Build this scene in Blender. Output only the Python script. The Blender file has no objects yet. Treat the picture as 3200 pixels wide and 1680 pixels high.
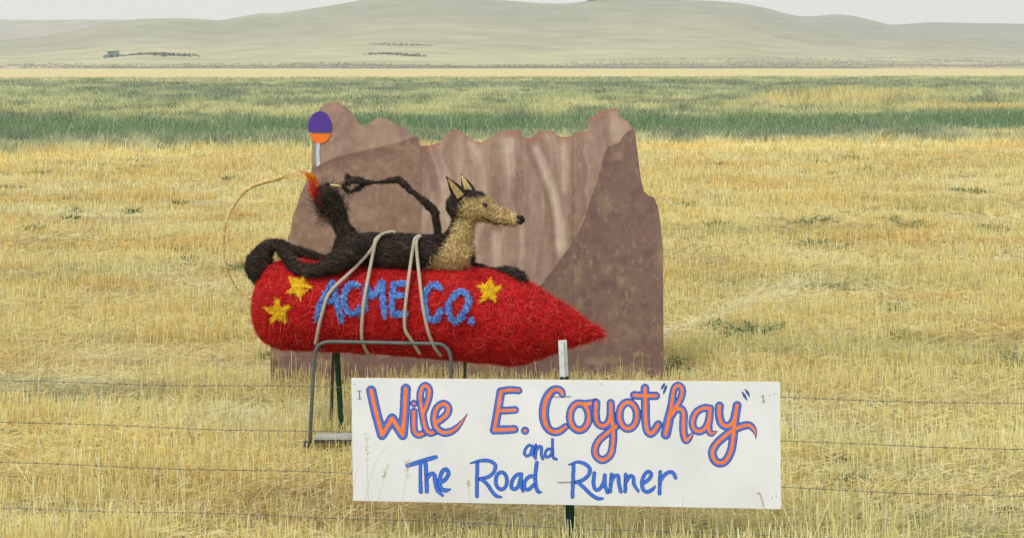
import bpy, bmesh, math, random
import numpy as np
from mathutils import Vector, Matrix
from mathutils.bvhtree import BVHTree

random.seed(7)
RNG = np.random.default_rng(11)
R = math.radians
C = bpy.context.scene.collection
F, CX, HY, H = 4444.0, 1600.0, 195.0, 2.55      # focal length (px), centre column, horizon row, eye height (m)

# ------------------------------------------------------------------ camera
cd = bpy.data.cameras.new('camera')
cd.sensor_width = 36.0
cd.lens = F / 3200 * 36
cd.shift_y = -(840 - HY) / 3200
cd.clip_start, cd.clip_end = 0.1, 20000
cam = bpy.data.objects.new('camera', cd)
C.objects.link(cam)
cam.location = (0, 0, H)
cam.rotation_euler = (R(90), 0, 0)
bpy.context.scene.camera = cam

# ------------------------------------------------------------------ sky, sun, exposure
SUN_EL, SUN_ROT = R(52), R(215)
w = bpy.data.worlds.new('World')
bpy.context.scene.world = w
w.use_nodes = True
nt = w.node_tree
nt.nodes.clear()
sky = nt.nodes.new('ShaderNodeTexSky')
sky.sky_type = 'NISHITA'
sky.sun_disc = False
sky.sun_elevation, sky.sun_rotation = SUN_EL, SUN_ROT
sky.air_density, sky.dust_density, sky.ozone_density = 1.0, 6.0, 1.0
hs = nt.nodes.new('ShaderNodeHueSaturation')
hs.inputs['Saturation'].default_value = 0.28
bg = nt.nodes.new('ShaderNodeBackground')
bg.inputs['Strength'].default_value = 0.15
wo = nt.nodes.new('ShaderNodeOutputWorld')
nt.links.new(sky.outputs[0], hs.inputs['Color'])
mixw = nt.nodes.new('ShaderNodeMix'); mixw.data_type = 'RGBA'; mixw.inputs['Factor'].default_value = 0.75
mixw.inputs['B'].default_value = (7.8, 7.8, 7.8, 1)            # high smoke veil that whitens the whole sky
nt.links.new(hs.outputs[0], mixw.inputs['A']); nt.links.new(mixw.outputs['Result'], bg.inputs['Color'])
nt.links.new(bg.outputs[0], wo.inputs['Surface'])

ld = bpy.data.lights.new('sun', 'SUN')
ld.energy, ld.angle, ld.color = 1.75, R(8), (1.0, 0.975, 0.93)
sun = bpy.data.objects.new('sun', ld)
C.objects.link(sun)
sv = Vector((math.sin(SUN_ROT) * math.cos(SUN_EL), math.cos(SUN_ROT) * math.cos(SUN_EL), math.sin(SUN_EL)))
sun.rotation_euler = sv.to_track_quat('Z', 'Y').to_euler()

sc = bpy.context.scene
sc.view_settings.view_transform = 'Standard'
sc.view_settings.look = 'None'
sc.view_settings.gamma = 1
sc.view_settings.exposure = -0.2
sc.cycles.use_denoising = True
sc.cycles.denoiser = 'OPENIMAGEDENOISE'
sc.cycles.denoising_input_passes = 'RGB_ALBEDO_NORMAL'
sc.cycles.denoising_prefilter = 'ACCURATE'
sc.cycles.max_bounces = 5
sc.cycles.diffuse_bounces = 3
sc.cycles.transparent_max_bounces = 6
sc.cycles.volume_bounces = 1

# ------------------------------------------------------------------ helpers
def P(px, py, d):
    return Vector(((px - CX) / F * d, d, H - (py - HY) / F * d))

def s2l(c):
    c = np.asarray(c, float) / 255.0
    return np.where(c <= 0.04045, c / 12.92, ((c + 0.055) / 1.055) ** 2.4)

def vnoise(x, y, seed=0):
    x = np.asarray(x, float); y = np.asarray(y, float)
    ix = np.floor(x).astype(np.int64); iy = np.floor(y).astype(np.int64)
    fx = x - ix; fy = y - iy
    fx = fx * fx * (3 - 2 * fx); fy = fy * fy * (3 - 2 * fy)
    def h(a, b):
        k = (a * 374761393 + b * 668265263 + seed * 144269504) & 0xffffffff
        k = ((k ^ (k >> 13)) * 1274126177) & 0xffffffff
        k = k ^ (k >> 16)
        return (k & 0xffffff) / float(0xffffff)
    a, b, c_, d_ = h(ix, iy), h(ix + 1, iy), h(ix, iy + 1), h(ix + 1, iy + 1)
    return (a + (b - a) * fx) + ((c_ + (d_ - c_) * fx) - (a + (b - a) * fx)) * fy

def fbm(x, y, seed=0, oct=4):
    t = 0; a = 0.5; n = 0
    for k in range(oct):
        t = t + a * vnoise(x * 2 ** k, y * 2 ** k, seed + 17 * k); n += a; a *= 0.55
    return t / n

def sstep(a, b, x):
    t = np.clip((np.asarray(x, float) - a) / (b - a), 0, 1)
    return t * t * (3 - 2 * t)

def lerp(a, b, t):
    t = np.asarray(t, float)
    if t.ndim and np.ndim(a) and np.shape(a)[-1] == 3 and t.shape[-1:] != (3,):
        t = t[..., None]
    elif t.ndim and np.ndim(a) == 1 and len(a) == 3:
        t = t[..., None]
    return np.asarray(a) + (np.asarray(b) - np.asarray(a)) * t

def tag(o, label=None, cat=None, group=None, kind=None):
    if label: o['label'] = label
    if cat: o['category'] = cat
    if group: o['group'] = group
    if kind: o['kind'] = kind
    return o

def empty(name, loc=(0, 0, 0)):
    o = bpy.data.objects.new(name, None)
    C.objects.link(o)
    o.location = loc
    return o

def adopt(o, parent):
    """parent o, whose mesh is in world coordinates, keeping it where it is"""
    o.parent = parent
    o.matrix_parent_inverse = Matrix.Translation(-Vector(parent.location))
    return o

def mesh_np(name, V, faces, mat, parent=None, cols=None, smooth=False):
    V = np.asarray(V, np.float32).reshape(-1, 3)
    faces = np.asarray(faces, np.int32)
    k = faces.shape[1]
    me = bpy.data.meshes.new(name)
    me.vertices.add(len(V)); me.vertices.foreach_set('co', V.ravel())
    me.loops.add(faces.size); me.loops.foreach_set('vertex_index', faces.ravel())
    me.polygons.add(len(faces))
    me.polygons.foreach_set('loop_start', np.arange(0, faces.size, k, dtype=np.int32))
    me.polygons.foreach_set('loop_total', np.full(len(faces), k, np.int32))
    if smooth:
        me.polygons.foreach_set('use_smooth', np.ones(len(faces), bool))
    if cols is not None:
        ca = me.color_attributes.new('Col', 'FLOAT_COLOR', 'POINT')
        c4 = np.ones((len(V), 4), np.float32); c4[:, :3] = np.asarray(cols, np.float32).reshape(-1, 3)
        ca.data.foreach_set('color', c4.ravel())
    me.update(calc_edges=True)
    me.materials.append(mat)
    o = bpy.data.objects.new(name, me)
    C.objects.link(o)
    if parent: adopt(o, parent)
    return o

def obj(name, bm, mat, parent=None, smooth=True):
    me = bpy.data.meshes.new(name)
    bm.normal_update()
    bm.to_mesh(me); bm.free()
    if smooth:
        me.polygons.foreach_set('use_smooth', np.ones(len(me.polygons), bool))
    me.materials.append(mat)
    o = bpy.data.objects.new(name, me)
    C.objects.link(o)
    if parent: adopt(o, parent)
    return o

def tube(bm, pts, rad, n=10, cap=True):
    pts = [Vector(p) for p in pts]
    if not hasattr(rad, '__len__'): rad = [rad] * len(pts)
    rings = []
    up = Vector((0, 0, 1))
    prev = None
    for i, p in enumerate(pts):
        t = (pts[min(i + 1, len(pts) - 1)] - pts[max(i - 1, 0)]).normalized()
        if prev is None:
            a = t.cross(up if abs(t.z) < 0.9 else Vector((0, 1, 0))).normalized()
        else:
            a = (prev - t * prev.dot(t)).normalized()
        prev = a
        b = t.cross(a)
        rings.append([bm.verts.new(p + (a * math.cos(2 * math.pi * k / n) + b * math.sin(2 * math.pi * k / n)) * rad[i]) for k in range(n)])
    for r0, r1 in zip(rings, rings[1:]):
        for k in range(n):
            bm.faces.new((r0[k], r0[(k + 1) % n], r1[(k + 1) % n], r1[k]))
    if cap:
        bm.faces.new(list(reversed(rings[0]))); bm.faces.new(rings[-1])
    return rings

def spline(pts, n=8):
    """Catmull-Rom through points of any dimension"""
    pts = [np.asarray(p, float) for p in pts]
    if len(pts) < 3:
        return [pts[0] + (pts[-1] - pts[0]) * t for t in np.linspace(0, 1, n + 1)]
    q = [2 * pts[0] - pts[1]] + pts + [2 * pts[-1] - pts[-2]]
    out = []
    for i in range(1, len(q) - 2):
        p0, p1, p2, p3 = q[i - 1], q[i], q[i + 1], q[i + 2]
        for t in np.arange(n) / n:
            out.append(0.5 * (2 * p1 + (p2 - p0) * t + (2 * p0 - 5 * p1 + 4 * p2 - p3) * t * t + (3 * p1 - p0 - 3 * p2 + p3) * t ** 3))
    out.append(pts[-1])
    return out

def box(bm, x0, x1, y0, y1, z0, z1, bev=0):
    r = bmesh.ops.create_cube(bm, size=1.0)
    for v in r['verts']:
        v.co = Vector(((x0 + x1) / 2 + v.co.x * (x1 - x0), (y0 + y1) / 2 + v.co.y * (y1 - y0), (z0 + z1) / 2 + v.co.z * (z1 - z0)))
    if bev:
        es = list({e for v in r['verts'] for e in v.link_edges})
        bmesh.ops.bevel(bm, geom=es, offset=bev, segments=2, affect='EDGES')

# ------------------------------------------------------------------ materials
def mat(name, color=None, rough=0.9, attr=False, noise=None, bump=None, metal=0.0, trans=0.0, spec=0.2, gain=1.0):
    m = bpy.data.materials.new(name)
    m.use_nodes = True
    t = m.node_tree
    b = t.nodes['Principled BSDF']
    b.inputs['Roughness'].default_value = rough
    b.inputs['Metallic'].default_value = metal
    b.inputs['Specular IOR Level'].default_value = spec
    tc = t.nodes.new('ShaderNodeTexCoord')
    src = None
    if attr:
        a = t.nodes.new('ShaderNodeAttribute'); a.attribute_name = 'Col'
        src = a.outputs['Color']
    else:
        rgb = t.nodes.new('ShaderNodeRGB')
        rgb.outputs[0].default_value = (*[float(x) for x in s2l(color)], 1)
        src = rgb.outputs[0]
    if noise:                                   # (scale, amount, stretch)
        mp = t.nodes.new('ShaderNodeMapping'); mp.inputs['Scale'].default_value = noise[2] if len(noise) > 2 else (1, 1, 1)
        nz = t.nodes.new('ShaderNodeTexNoise'); nz.inputs['Scale'].default_value = noise[0]; nz.inputs['Detail'].default_value = 6
        t.links.new(tc.outputs['Object'], mp.inputs['Vector']); t.links.new(mp.outputs[0], nz.inputs['Vector'])
        mr = t.nodes.new('ShaderNodeMapRange')
        mr.inputs['From Min'].default_value, mr.inputs['From Max'].default_value = 0.3, 0.7
        mr.inputs['To Min'].default_value, mr.inputs['To Max'].default_value = 1 - noise[1], 1 + noise[1]
        t.links.new(nz.outputs['Fac'], mr.inputs['Value'])
        mx = t.nodes.new('ShaderNodeMix'); mx.data_type = 'RGBA'; mx.blend_type = 'MULTIPLY'; mx.inputs['Factor'].default_value = 1
        t.links.new(src, mx.inputs['A']); t.links.new(mr.outputs[0], mx.inputs['B'])
        src = mx.outputs['Result']
    if bump:                                    # (scale, strength, distance)
        nz = t.nodes.new('ShaderNodeTexNoise'); nz.inputs['Scale'].default_value = bump[0]; nz.inputs['Detail'].default_value = 5
        t.links.new(tc.outputs['Object'], nz.inputs['Vector'])
        bp = t.nodes.new('ShaderNodeBump'); bp.inputs['Strength'].default_value = bump[1]; bp.inputs['Distance'].default_value = bump[2]
        t.links.new(nz.outputs['Fac'], bp.inputs['Height']); t.links.new(bp.outputs[0], b.inputs['Normal'])
    t.links.new(src, b.inputs['Base Color'])
    if trans:
        tr = t.nodes.new('ShaderNodeBsdfTranslucent'); t.links.new(src, tr.inputs['Color'])
        ms = t.nodes.new('ShaderNodeMixShader'); ms.inputs[0].default_value = trans
        o = t.nodes['Material Output']
        t.links.new(b.outputs[0], ms.inputs[1]); t.links.new(tr.outputs[0], ms.inputs[2]); t.links.new(ms.outputs[0], o.inputs['Surface'])
    return m

M_ground = mat('ground_mat', attr=True, noise=(3.0, 0.28, (1, 1.6, 1)))
M_blade = mat('blade_mat', attr=True, trans=0.25)
M_hill = mat('hill_mat', attr=True, noise=(0.03, 0.13, (0.6, 0.2, 4)))
M_straw = mat('straw_mat', attr=True, rough=0.75, spec=0.25, trans=0.12)
M_strawbody = mat('straw_core_mat', attr=True, bump=(70, 0.9, 0.02), noise=(40, 0.35))
M_paint = mat('board_paint_mat', attr=True, noise=(14, 0.10), rough=0.95, spec=0.1)
M_board_edge = mat('board_edge_mat', (140, 108, 84), noise=(30, 0.2))
M_sign = mat('sign_white_mat', (226, 230, 234), rough=0.55, noise=(4, 0.05), bump=(9, 0.15, 0.01))
M_signedge = mat('sign_edge_mat', (214, 202, 170))
M_letter = mat('letter_paint_mat', attr=True, rough=0.5, noise=(18, 0.10))
M_steel = mat('grey_steel_mat', (98, 106, 106), rough=0.5, metal=0.25, noise=(25, 0.25), spec=0.4)
M_rust = mat('dark_steel_mat', (84, 84, 78), rough=0.7, noise=(25, 0.3))
M_shelf = mat('shelf_steel_mat', (176, 178, 174), rough=0.5, noise=(20, 0.15))
M_greenpost = mat('green_post_mat', (44, 74, 46), rough=0.6, noise=(30, 0.3))
M_darkgreen = mat('dark_green_post_mat', (24, 60, 48), rough=0.5, noise=(20, 0.3))
M_whitepost = mat('white_post_mat', (205, 212, 212), rough=0.6, noise=(22, 0.18))
M_wire = mat('wire_mat', (106, 108, 106), rough=0.6, noise=(30, 0.3))
M_tie = mat('tie_wire_mat', (120, 110, 96), rough=0.6)
M_rope = mat('rope_mat', (176, 166, 146), rough=0.9, noise=(120, 0.2), bump=(220, 0.6, 0.004))
M_black = mat('black_rubber_mat', (26, 26, 26), rough=0.6)
M_eye = mat('eye_mat', (40, 26, 14), rough=0.25, spec=0.5)
M_match = mat('match_wood_mat', (205, 186, 140))
M_purple = mat('purple_paint_mat', (88, 64, 150), noise=(30, 0.12))
M_orange = mat('orange_paint_mat', (240, 124, 50), noise=(30, 0.08))
M_paleblue = mat('pale_blue_paint_mat', (190, 208, 222), noise=(30, 0.08))
M_shedwall = mat('shed_wall_mat', (108, 130, 134), noise=(0.8, 0.15))
M_shedroof = mat('shed_roof_mat', (70, 104, 118), noise=(0.6, 0.15))
M_weed = mat('weed_mat', attr=True, trans=0.25)
M_scrub = mat('scrub_mat', attr=True)

# ------------------------------------------------------------------ ground colours
PALE = s2l((236, 228, 184)); GOLD = s2l((218, 184, 106)); OLIVE = s2l((182, 182, 122)); DIRT = s2l((140, 124, 100))
BANDS = [(150, (196, 190, 164)), (214, (196, 188, 160)), (219, (200, 188, 142)), (246, (204, 190, 138)), (251, (176, 182, 142)),
         (262, (184, 186, 144)), (276, (136, 150, 126)), (286, (150, 162, 132)), (302, (170, 178, 138)), (335, (180, 186, 138)), (372, (196, 194, 140)), (392, (172, 180, 130)), (402, (106, 136, 98)),
         (440, (108, 138, 100)), (458, (166, 172, 138)), (474, (200, 196, 150)), (482, (226, 209, 146)), (800, (226, 211, 150)), (1050, (226, 212, 152)), (2000, (226, 214, 158))]
BY = np.array([b[0] for b in BANDS], float); BC = np.array([s2l(b[1]) for b in BANDS])

def field(X, d):
    px = np.clip(CX + X * F / d, -1500, 4700); y = HY + H * F / d
    yy = y + 40 * (px / 3200.0) * np.clip((y - 200) / 270, 0, 1)
    yy = yy + (fbm(X / d * 14, np.log(d) * 9, 5, 4) - 0.5) * 46 * sstep(250, 300, yy) * sstep(560, 470, yy)
    yy = yy + (fbm(X / d * 50, np.log(d) * 30, 9, 3) - 0.5) * 26 * sstep(255, 300, yy) * sstep(540, 470, yy)
    return px, y, yy

def strawline(X, d):
    """two pale rows of dropped straw right of the backdrop"""
    a = np.interp(X, [0.90, 1.45, 2.0, 2.6, 3.7], [12.9, 13.4, 14.1, 15.2, 17.0])
    b = 13.05 + 0.03 * X
    w = 0.13 + 0.10 * fbm(X * 2, d * 2, 91, 2)
    la = np.exp(-((d - a) / w) ** 2) * (X > 0.9) * (X < 3.7)
    lb = np.exp(-((d - b) / (w * 0.5)) ** 2) * (X > 1.2) * (X < 3.4)
    return np.clip(la + lb * 0.8, 0, 1) * sstep(0.25, 0.45, fbm(X * 1.5, d * 3, 93, 2))

def gcol(X, d):
    X = np.asarray(X, float); d = np.asarray(d, float)
    px, y, yy = field(X, d)
    c = np.stack([np.interp(yy, BY, BC[:, k]) for k in range(3)], -1)
    green = sstep(250, 256, yy) * sstep(480, 468, yy) * (1 - 0.75 * sstep(392, 404, yy) * sstep(456, 442, yy))
    n1 = fbm(X / d * 34, np.log(d) * 16, 21, 4)
    n2 = fbm(X / d * 110, np.log(d) * 34, 23, 3)
    c = lerp(c, s2l((116, 130, 110)), green * sstep(0.5, 0.72, n1) * 0.75)
    c = lerp(c, s2l((208, 202, 158)), green * sstep(0.48, 0.3, n1) * 0.6)
    c = lerp(c, s2l((102, 118, 98)), green * sstep(0.54, 0.68, n2) * 0.8)
    # golden patch of ripe grass on the right
    g = sstep(2250, 2480, px) * sstep(3050, 2780, px) * sstep(298, 312, y) * sstep(352, 338, y)
    c = lerp(c, s2l((218, 198, 136)), g * 0.8 * sstep(0.32, 0.55, fbm(X / d * 60, np.log(d) * 25, 31, 3)))
    g2 = sstep(2700, 3000, px) * sstep(335, 345, y) * sstep(362, 352, y)
    c = lerp(c, s2l((224, 200, 132)), g2 * 0.6)
    # stubble
    st = sstep(470, 486, yy)
    a = fbm(X * 0.55, d * 0.9, 41, 4); b = fbm(X * 0.42 + 7, d * 1.25, 43, 4); e = fbm(X * 0.25, d * 1.1, 47, 3)
    c = lerp(c, PALE, st * sstep(0.5, 0.72, a) * 0.8)
    c = lerp(c, GOLD, st * sstep(0.5, 0.66, b) * lerp(0.45, 0.8, sstep(12, 18, d)))
    c = lerp(c, OLIVE, st * sstep(0.56, 0.74, e) * 0.55)
    row = fbm(X * 0.12, d * 2.3, 53, 3)
    c = lerp(c, s2l((204, 180, 106)), st * sstep(0.52, 0.66, row) * 0.4)
    bare = fbm(X * 0.45, d * 3.0, 59, 3)
    c = lerp(c, DIRT, st * sstep(0.62, 0.74, bare) * 0.4)
    c = lerp(c, s2l((240, 232, 200)), st * strawline(X, d) * 0.8)
    return c

# ------------------------------------------------------------------ ground sheet
dd = np.exp(np.linspace(math.log(2.0), math.log(9000), 620))
uu = np.linspace(-1.0, 1.0, 360)
DD, UU = np.meshgrid(dd, uu, indexing='ij')
GX = UU * (DD + 7)
GZ = np.where(DD < 60, (fbm(GX * 0.7, DD * 0.7, 3, 3) - 0.5) * 0.05, 0)
GV = np.stack([GX, DD, GZ], -1)
GCc = gcol(GX, DD)
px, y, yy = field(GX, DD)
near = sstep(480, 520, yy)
GCc = lerp(GCc, GCc * np.array([0.56, 0.56, 0.52]), near)          # litter and soil, darkened to put in the shadow gaps between the stalks
ii = np.arange(len(dd) * len(uu)).reshape(len(dd), len(uu))
q = np.stack([ii[:-1, :-1], ii[:-1, 1:], ii[1:, 1:], ii[1:, :-1]], -1).reshape(-1, 4)
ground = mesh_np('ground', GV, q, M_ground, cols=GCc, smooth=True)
tag(ground, 'flat dry field of yellow stubble with a green crop strip beyond', 'field', kind='structure')

# ------------------------------------------------------------------ blades
def ribbons(name, P0, P1, W0, W1, S, C0, C1, mat_, **k):
    V = np.stack([P0 - S * W0[:, None], P0 + S * W0[:, None], P1 + S * W1[:, None], P1 - S * W1[:, None]], 1)
    Cc = np.stack([C0, C0, C1, C1], 1)
    n = len(P0)
    return mesh_np(name, V.reshape(-1, 3), np.arange(4 * n).reshape(n, 4), mat_, cols=Cc.reshape(-1, 3), **k)

def sample_field(n, d0, d1, power, margin=2.5):
    """n points with ground density falling as d**-power"""
    grid = np.exp(np.linspace(math.log(d0), math.log(d1), 4000))
    wgt = grid ** (-power) * (0.72 * grid + 2 * margin)
    cdf = np.concatenate([[0], np.cumsum((wgt[1:] + wgt[:-1]) / 2 * np.diff(grid))]); cdf /= cdf[-1]
    d = np.interp(RNG.random(n), cdf, grid)
    X = (RNG.random(n) * 2 - 1) * (0.37 * d + margin)
    return X, d

def stubble():
    n = 520000
    X, d = sample_field(n, 5.6, 60, 1.75)
    # drill rows run across the view
    rowy = d + 0.06 * X
    snap = np.round(rowy / 0.26) * 0.26 + RNG.normal(0, 0.045, n)
    use = RNG.random(n) < sstep(34, 22, d) * 0.85
    d = np.where(use, snap - 0.06 * X, d)
    X = X + RNG.normal(0, 0.02, n)
    _, y, yy = field(X, d)
    dens = fbm(X * 0.8, d * 1.6, 61, 3)
    bare = fbm(X * 0.45, d * 3.0, 59, 3)
    keep = (yy > 462) & (RNG.random(n) < 0.22 + 0.9 * sstep(0.36, 0.6, dens)) & (RNG.random(n) > sstep(0.60, 0.72, bare) * 0.7)
    X, d, dens = X[keep], d[keep], dens[keep]
    n = len(X)
    clump = fbm(X * 2.2, d * 2.2, 67, 3)
    h = (0.065 + 0.11 * clump + 0.045 * RNG.random(n)) * (0.75 + 0.5 * RNG.random(n))
    h = np.where(d > 30, h * 1.1, h)
    tall = RNG.random(n) < 0.03
    h = np.where(tall, h * 1.7, h)
    # longer soft grass along the fence line in front
    fg = sstep(8.6, 7.4, d) * sstep(0.42, 0.6, fbm(X * 0.8 + 3, d * 0.8, 71, 3))
    h = h * (1 + 0.55 * fg)
    lying = RNG.random(n) < 0.14 + 0.4 * sstep(0.5, 0.68, fbm(X * 0.7, d * 2.0, 77, 3)) + 0.6 * strawline(X, d)
    ang = RNG.random(n) * 2 * math.pi
    lean = np.where(lying, 0.85 + 0.4 * RNG.random(n), np.abs(RNG.normal(0, 0.22, n)))
    L = np.where(lying, h * 1.15, h)
    dirv = np.stack([np.sin(lean) * np.cos(ang), np.sin(lean) * np.sin(ang), np.cos(lean)], -1)
    dirv[:, 2] = np.where(lying, 0.16 + 0.15 * RNG.random(n), dirv[:, 2])
    P0 = np.stack([X, d, np.where(lying, 0.02, -0.02)], -1)
    P1 = P0 + dirv * L[:, None]
    yaw = RNG.normal(0, 0.7, n)
    S = np.stack([np.cos(yaw), np.sin(yaw), np.zeros(n)], -1)
    t = np.cross(dirv, np.stack([np.zeros(n), -np.ones(n), 0.35 * np.ones(n)], -1)); t /= np.linalg.norm(t, axis=1)[:, None] + 1e-9
    S = np.where(lying[:, None], t, S)
    W = (0.0014 + 0.0011 * RNG.random(n)) * np.maximum(1, d / 11) ** 1.0
    c = gcol(X, d)
    j = RNG.random(n)
    c = lerp(c, PALE, sstep(0.60, 0.95, j) * 0.8)
    c = lerp(c, s2l((178, 152, 94)), sstep(0.32, 0.0, j) * 0.6)
    gr = (RNG.random(n) < 0.05 * sstep(0.45, 0.7, fbm(X * 0.6, d * 0.6, 73, 3)) + 0.015)
    c = np.where(gr[:, None], lerp(c, s2l((128, 140, 76)), 0.8 * np.ones(n)), c)
    c = c * (0.72 + 0.5 * RNG.random(n))[:, None]
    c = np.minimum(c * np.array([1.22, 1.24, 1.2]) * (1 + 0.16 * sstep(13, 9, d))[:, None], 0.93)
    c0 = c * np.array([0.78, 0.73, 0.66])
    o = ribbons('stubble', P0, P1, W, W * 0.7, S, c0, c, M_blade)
    tag(o, 'short dry yellow cereal stubble covering the near field', 'stubble', kind='stuff')
stubble()

def litter():
    n = 260000
    X, d = sample_field(n, 5.6, 22, 1.9)
    L = RNG.uniform(0.02, 0.09, n) * np.maximum(1, d / 12)
    ang = RNG.random(n) * math.pi
    up = RNG.normal(0.03, 0.16, n)
    dirv = np.stack([np.cos(ang), np.sin(ang), up], -1)
    P0 = np.stack([X, d, 0.022 + 0.025 * RNG.random(n)], -1); P1 = P0 + dirv * L[:, None]
    S = np.stack([-np.sin(ang) * 0.7, np.cos(ang) * 0.7, 0.7 * np.ones(n)], -1)
    W = (0.0012 + 0.0016 * RNG.random(n)) * np.maximum(1, d / 12)
    c = gcol(X, d)
    j = RNG.random(n)
    c = lerp(c, PALE, sstep(0.6, 0.95, j) * 0.8)
    c = lerp(c, s2l((104, 92, 70)), sstep(0.36, 0.05, j) * 0.85)
    o = ribbons('straw_litter', P0, P1, W, W * 0.8, S, c, c, M_blade)
    tag(o, 'broken straw lying loose on the ground between the stubble', 'straw', kind='stuff')
litter()

def crop():
    n = 300000
    X, d = sample_field(n, 38, 232, 1.9, 6)
    px, y, yy = field(X, d)
    keep = (yy < 482) & (yy > 250)
    X, d, y, yy, px = X[keep], d[keep], y[keep], yy[keep], px[keep]
    n = len(X)
    c = gcol(X, d)
    cl = fbm(X * 0.5, d * 0.35, 81, 3)
    h = (0.22 + 0.35 * cl) * (0.7 + 0.6 * RNG.random(n)) * (0.55 + 0.45 * sstep(480, 440, yy))
    gold = sstep(2250, 2480, px) * sstep(3050, 2780, px) * sstep(296, 312, y) * sstep(354, 338, y)
    h = h * (1 + 0.9 * gold * sstep(0.35, 0.6, cl))
    lean = RNG.normal(0, 0.38, n)
    P0 = np.stack([X, d, -0.02 * np.ones(n)], -1)
    P1 = P0 + np.stack([np.sin(lean) * h, RNG.normal(0, 0.1, n) * h, h], -1)
    yaw = RNG.normal(0, 0.6, n)
    S = np.stack([np.cos(yaw), np.sin(yaw), np.zeros(n)], -1)
    W = (0.010 + 0.022 * RNG.random(n) ** 2) * (d / 60) ** 0.9
    j = RNG.random(n)
    c = lerp(c, s2l((210, 206, 168)), sstep(0.72, 1.0, j) * 0.7)
    c = lerp(c, s2l((104, 122, 102)), sstep(0.28, 0.0, j) * 0.6)
    c = np.minimum(c * (0.95 + 0.40 * RNG.random(n))[:, None], 0.9)
    o = ribbons('crop', P0, P1, W, W * 0.35, S, c * 0.9, c, M_blade)
    tag(o, 'band of knee-high green weeds and crop across the middle of the field', 'crop', kind='stuff')
crop()

# ------------------------------------------------------------------ hills
def ridge(name, pts, D, d0, y0, amp, label, cb, ct, seed, px0=-1200, px1=4400, back=1.25):
    pxs = np.linspace(px0, px1, 420)
    yr = np.interp(pxs, [p[0] for p in pts], [p[1] for p in pts])
    k = np.array([1, 4, 6, 4, 1.0]); k /= k.sum()
    yr = np.convolve(np.pad(yr, 2, mode='edge'), k, mode='valid')
    ts = np.concatenate([np.linspace(0, 1, 130), np.linspace(1.02, back, 14)])
    V, Cc = [], []
    for t in ts:
        tt = min(t, 1.0)
        d = d0 + (D - d0) * t
        prof = 0.42 * tt + 0.58 * tt ** 1.9
        yv = y0 + (yr - y0) * prof
        z = H - (yv - HY) / F * (d0 + (D - d0) * tt)
        if t > 1: z = z - (t - 1) / (back - 1) * (np.maximum(z, 0) + 6)
        X = (pxs - CX) / F * d
        und = (fbm(X * 0.008, d * 0.0025 + 0 * X, seed, 5) - 0.5)
        z = z + und * amp * math.sin(math.pi * min(tt, 1)) - (3 if t == 0 else 0)
        V.append(np.stack([X, d + 0 * X, z], -1))
        n = fbm(X * 0.003, d * 0.008 + 0 * X, seed + 3, 4)
        n2 = fbm(X * 0.012, d * 0.05 + 0 * X, seed + 5, 3)
        c = lerp(np.broadcast_to(s2l(cb), (len(pxs), 3)), s2l(ct), np.clip(sstep(0.25, 0.95, tt) * 1.0 + (n - 0.5) * 0.9, 0, 1))
        c = lerp(c, s2l((146, 142, 122)), sstep(0.5, 0.68, n2) * 0.5)
        if name == 'hill' and D == 2300:
            # scrubby belt along the foot of the hill
            br = sstep(0.0, 0.006, tt) * sstep(0.15, 0.09, tt) * sstep(0.3, 0.5, fbm(X * 0.008, d * 0.02 + 0 * X, seed + 9, 3))
            wide = sstep(1800, 2600, pxs) * sstep(0.34, 0.24, tt) * sstep(0.42, 0.6, fbm(X * 0.006, d * 0.04 + 0 * X, seed + 11, 3))
            c = lerp(c, s2l((112, 108, 102)), np.clip(np.maximum(br, wide) * 0.85, 0, 1))
        Cc.append(c)
    V = np.array(V); Cc = np.array(Cc)
    ii = np.arange(V.shape[0] * V.shape[1]).reshape(V.shape[:2])
    q = np.stack([ii[:-1, :-1], ii[:-1, 1:], ii[1:, 1:], ii[1:, :-1]], -1).reshape(-1, 4)
    o = mesh_np(name, V, q, M_hill, cols=Cc, smooth=True)
    tag(o, label, 'hill', kind='structure')
    return o

MAIN = [(-1200, 128), (0, 126), (124, 115), (248, 93), (342, 71), (435, 60), (559, 57), (621, 60), (686, 65), (745, 54), (815, 41), (850, 43), (870, 43), (990, 25), (1120, 3), (1150, -6),
        (1350, -20), (1450, -12), (1600, 4), (1693, 11), (1755, 12), (1805, 9), (1848, 1), (1970, -5), (2100, -1), (2220, 3), (2330, 12), (2420, 52), (2560, 88), (2720, 104), (2900, 116), (3200, 122), (4400, 126)]
RIGHT = [(-1200, 190), (1700, 190), (2100, 60), (2250, 6), (2330, 13), (2400, 27), (2450, 42), (2500, 52), (2550, 51), (2610, 44), (2670, 50), (2720, 63), (2760, 74), (2790, 79), (2850, 74), (2910, 70), (3000, 72), (3200, 75), (4400, 90)]
LEFT = [(-1200, 70), (0, 62), (130, 63), (248, 62), (420, 62), (700, 75), (1000, 150), (4400, 190)]
ridge('hill', MAIN, 2300, 570, 214, 9, 'broad pale grassy hill filling the skyline in the centre', (178, 177, 142), (144, 147, 128), 101)
ridge('hill', RIGHT, 3300, 1500, 190, 8, 'greyer hill behind the right shoulder of the broad hill', (156, 156, 140), (138, 140, 130), 131)
ridge('hill', LEFT, 3500, 1500, 190, 6, 'flat-topped distant ridge at the far left of the skyline', (166, 166, 148), (158, 158, 146), 151)

# scrub along the foot of the hill and the dark patches on its slope
def main_d(px, py):
    """distance at which the main hill shows at image row py"""
    yr = np.interp(px, [p[0] for p in MAIN], [p[1] for p in MAIN])
    f = (py - 214) / (yr - 214)
    t = np.interp(f, [0.42 * s + 0.58 * s ** 1.9 for s in np.linspace(0, 1, 60)], np.linspace(0, 1, 60))
    return 570 + (2300 - 570) * t

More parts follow.
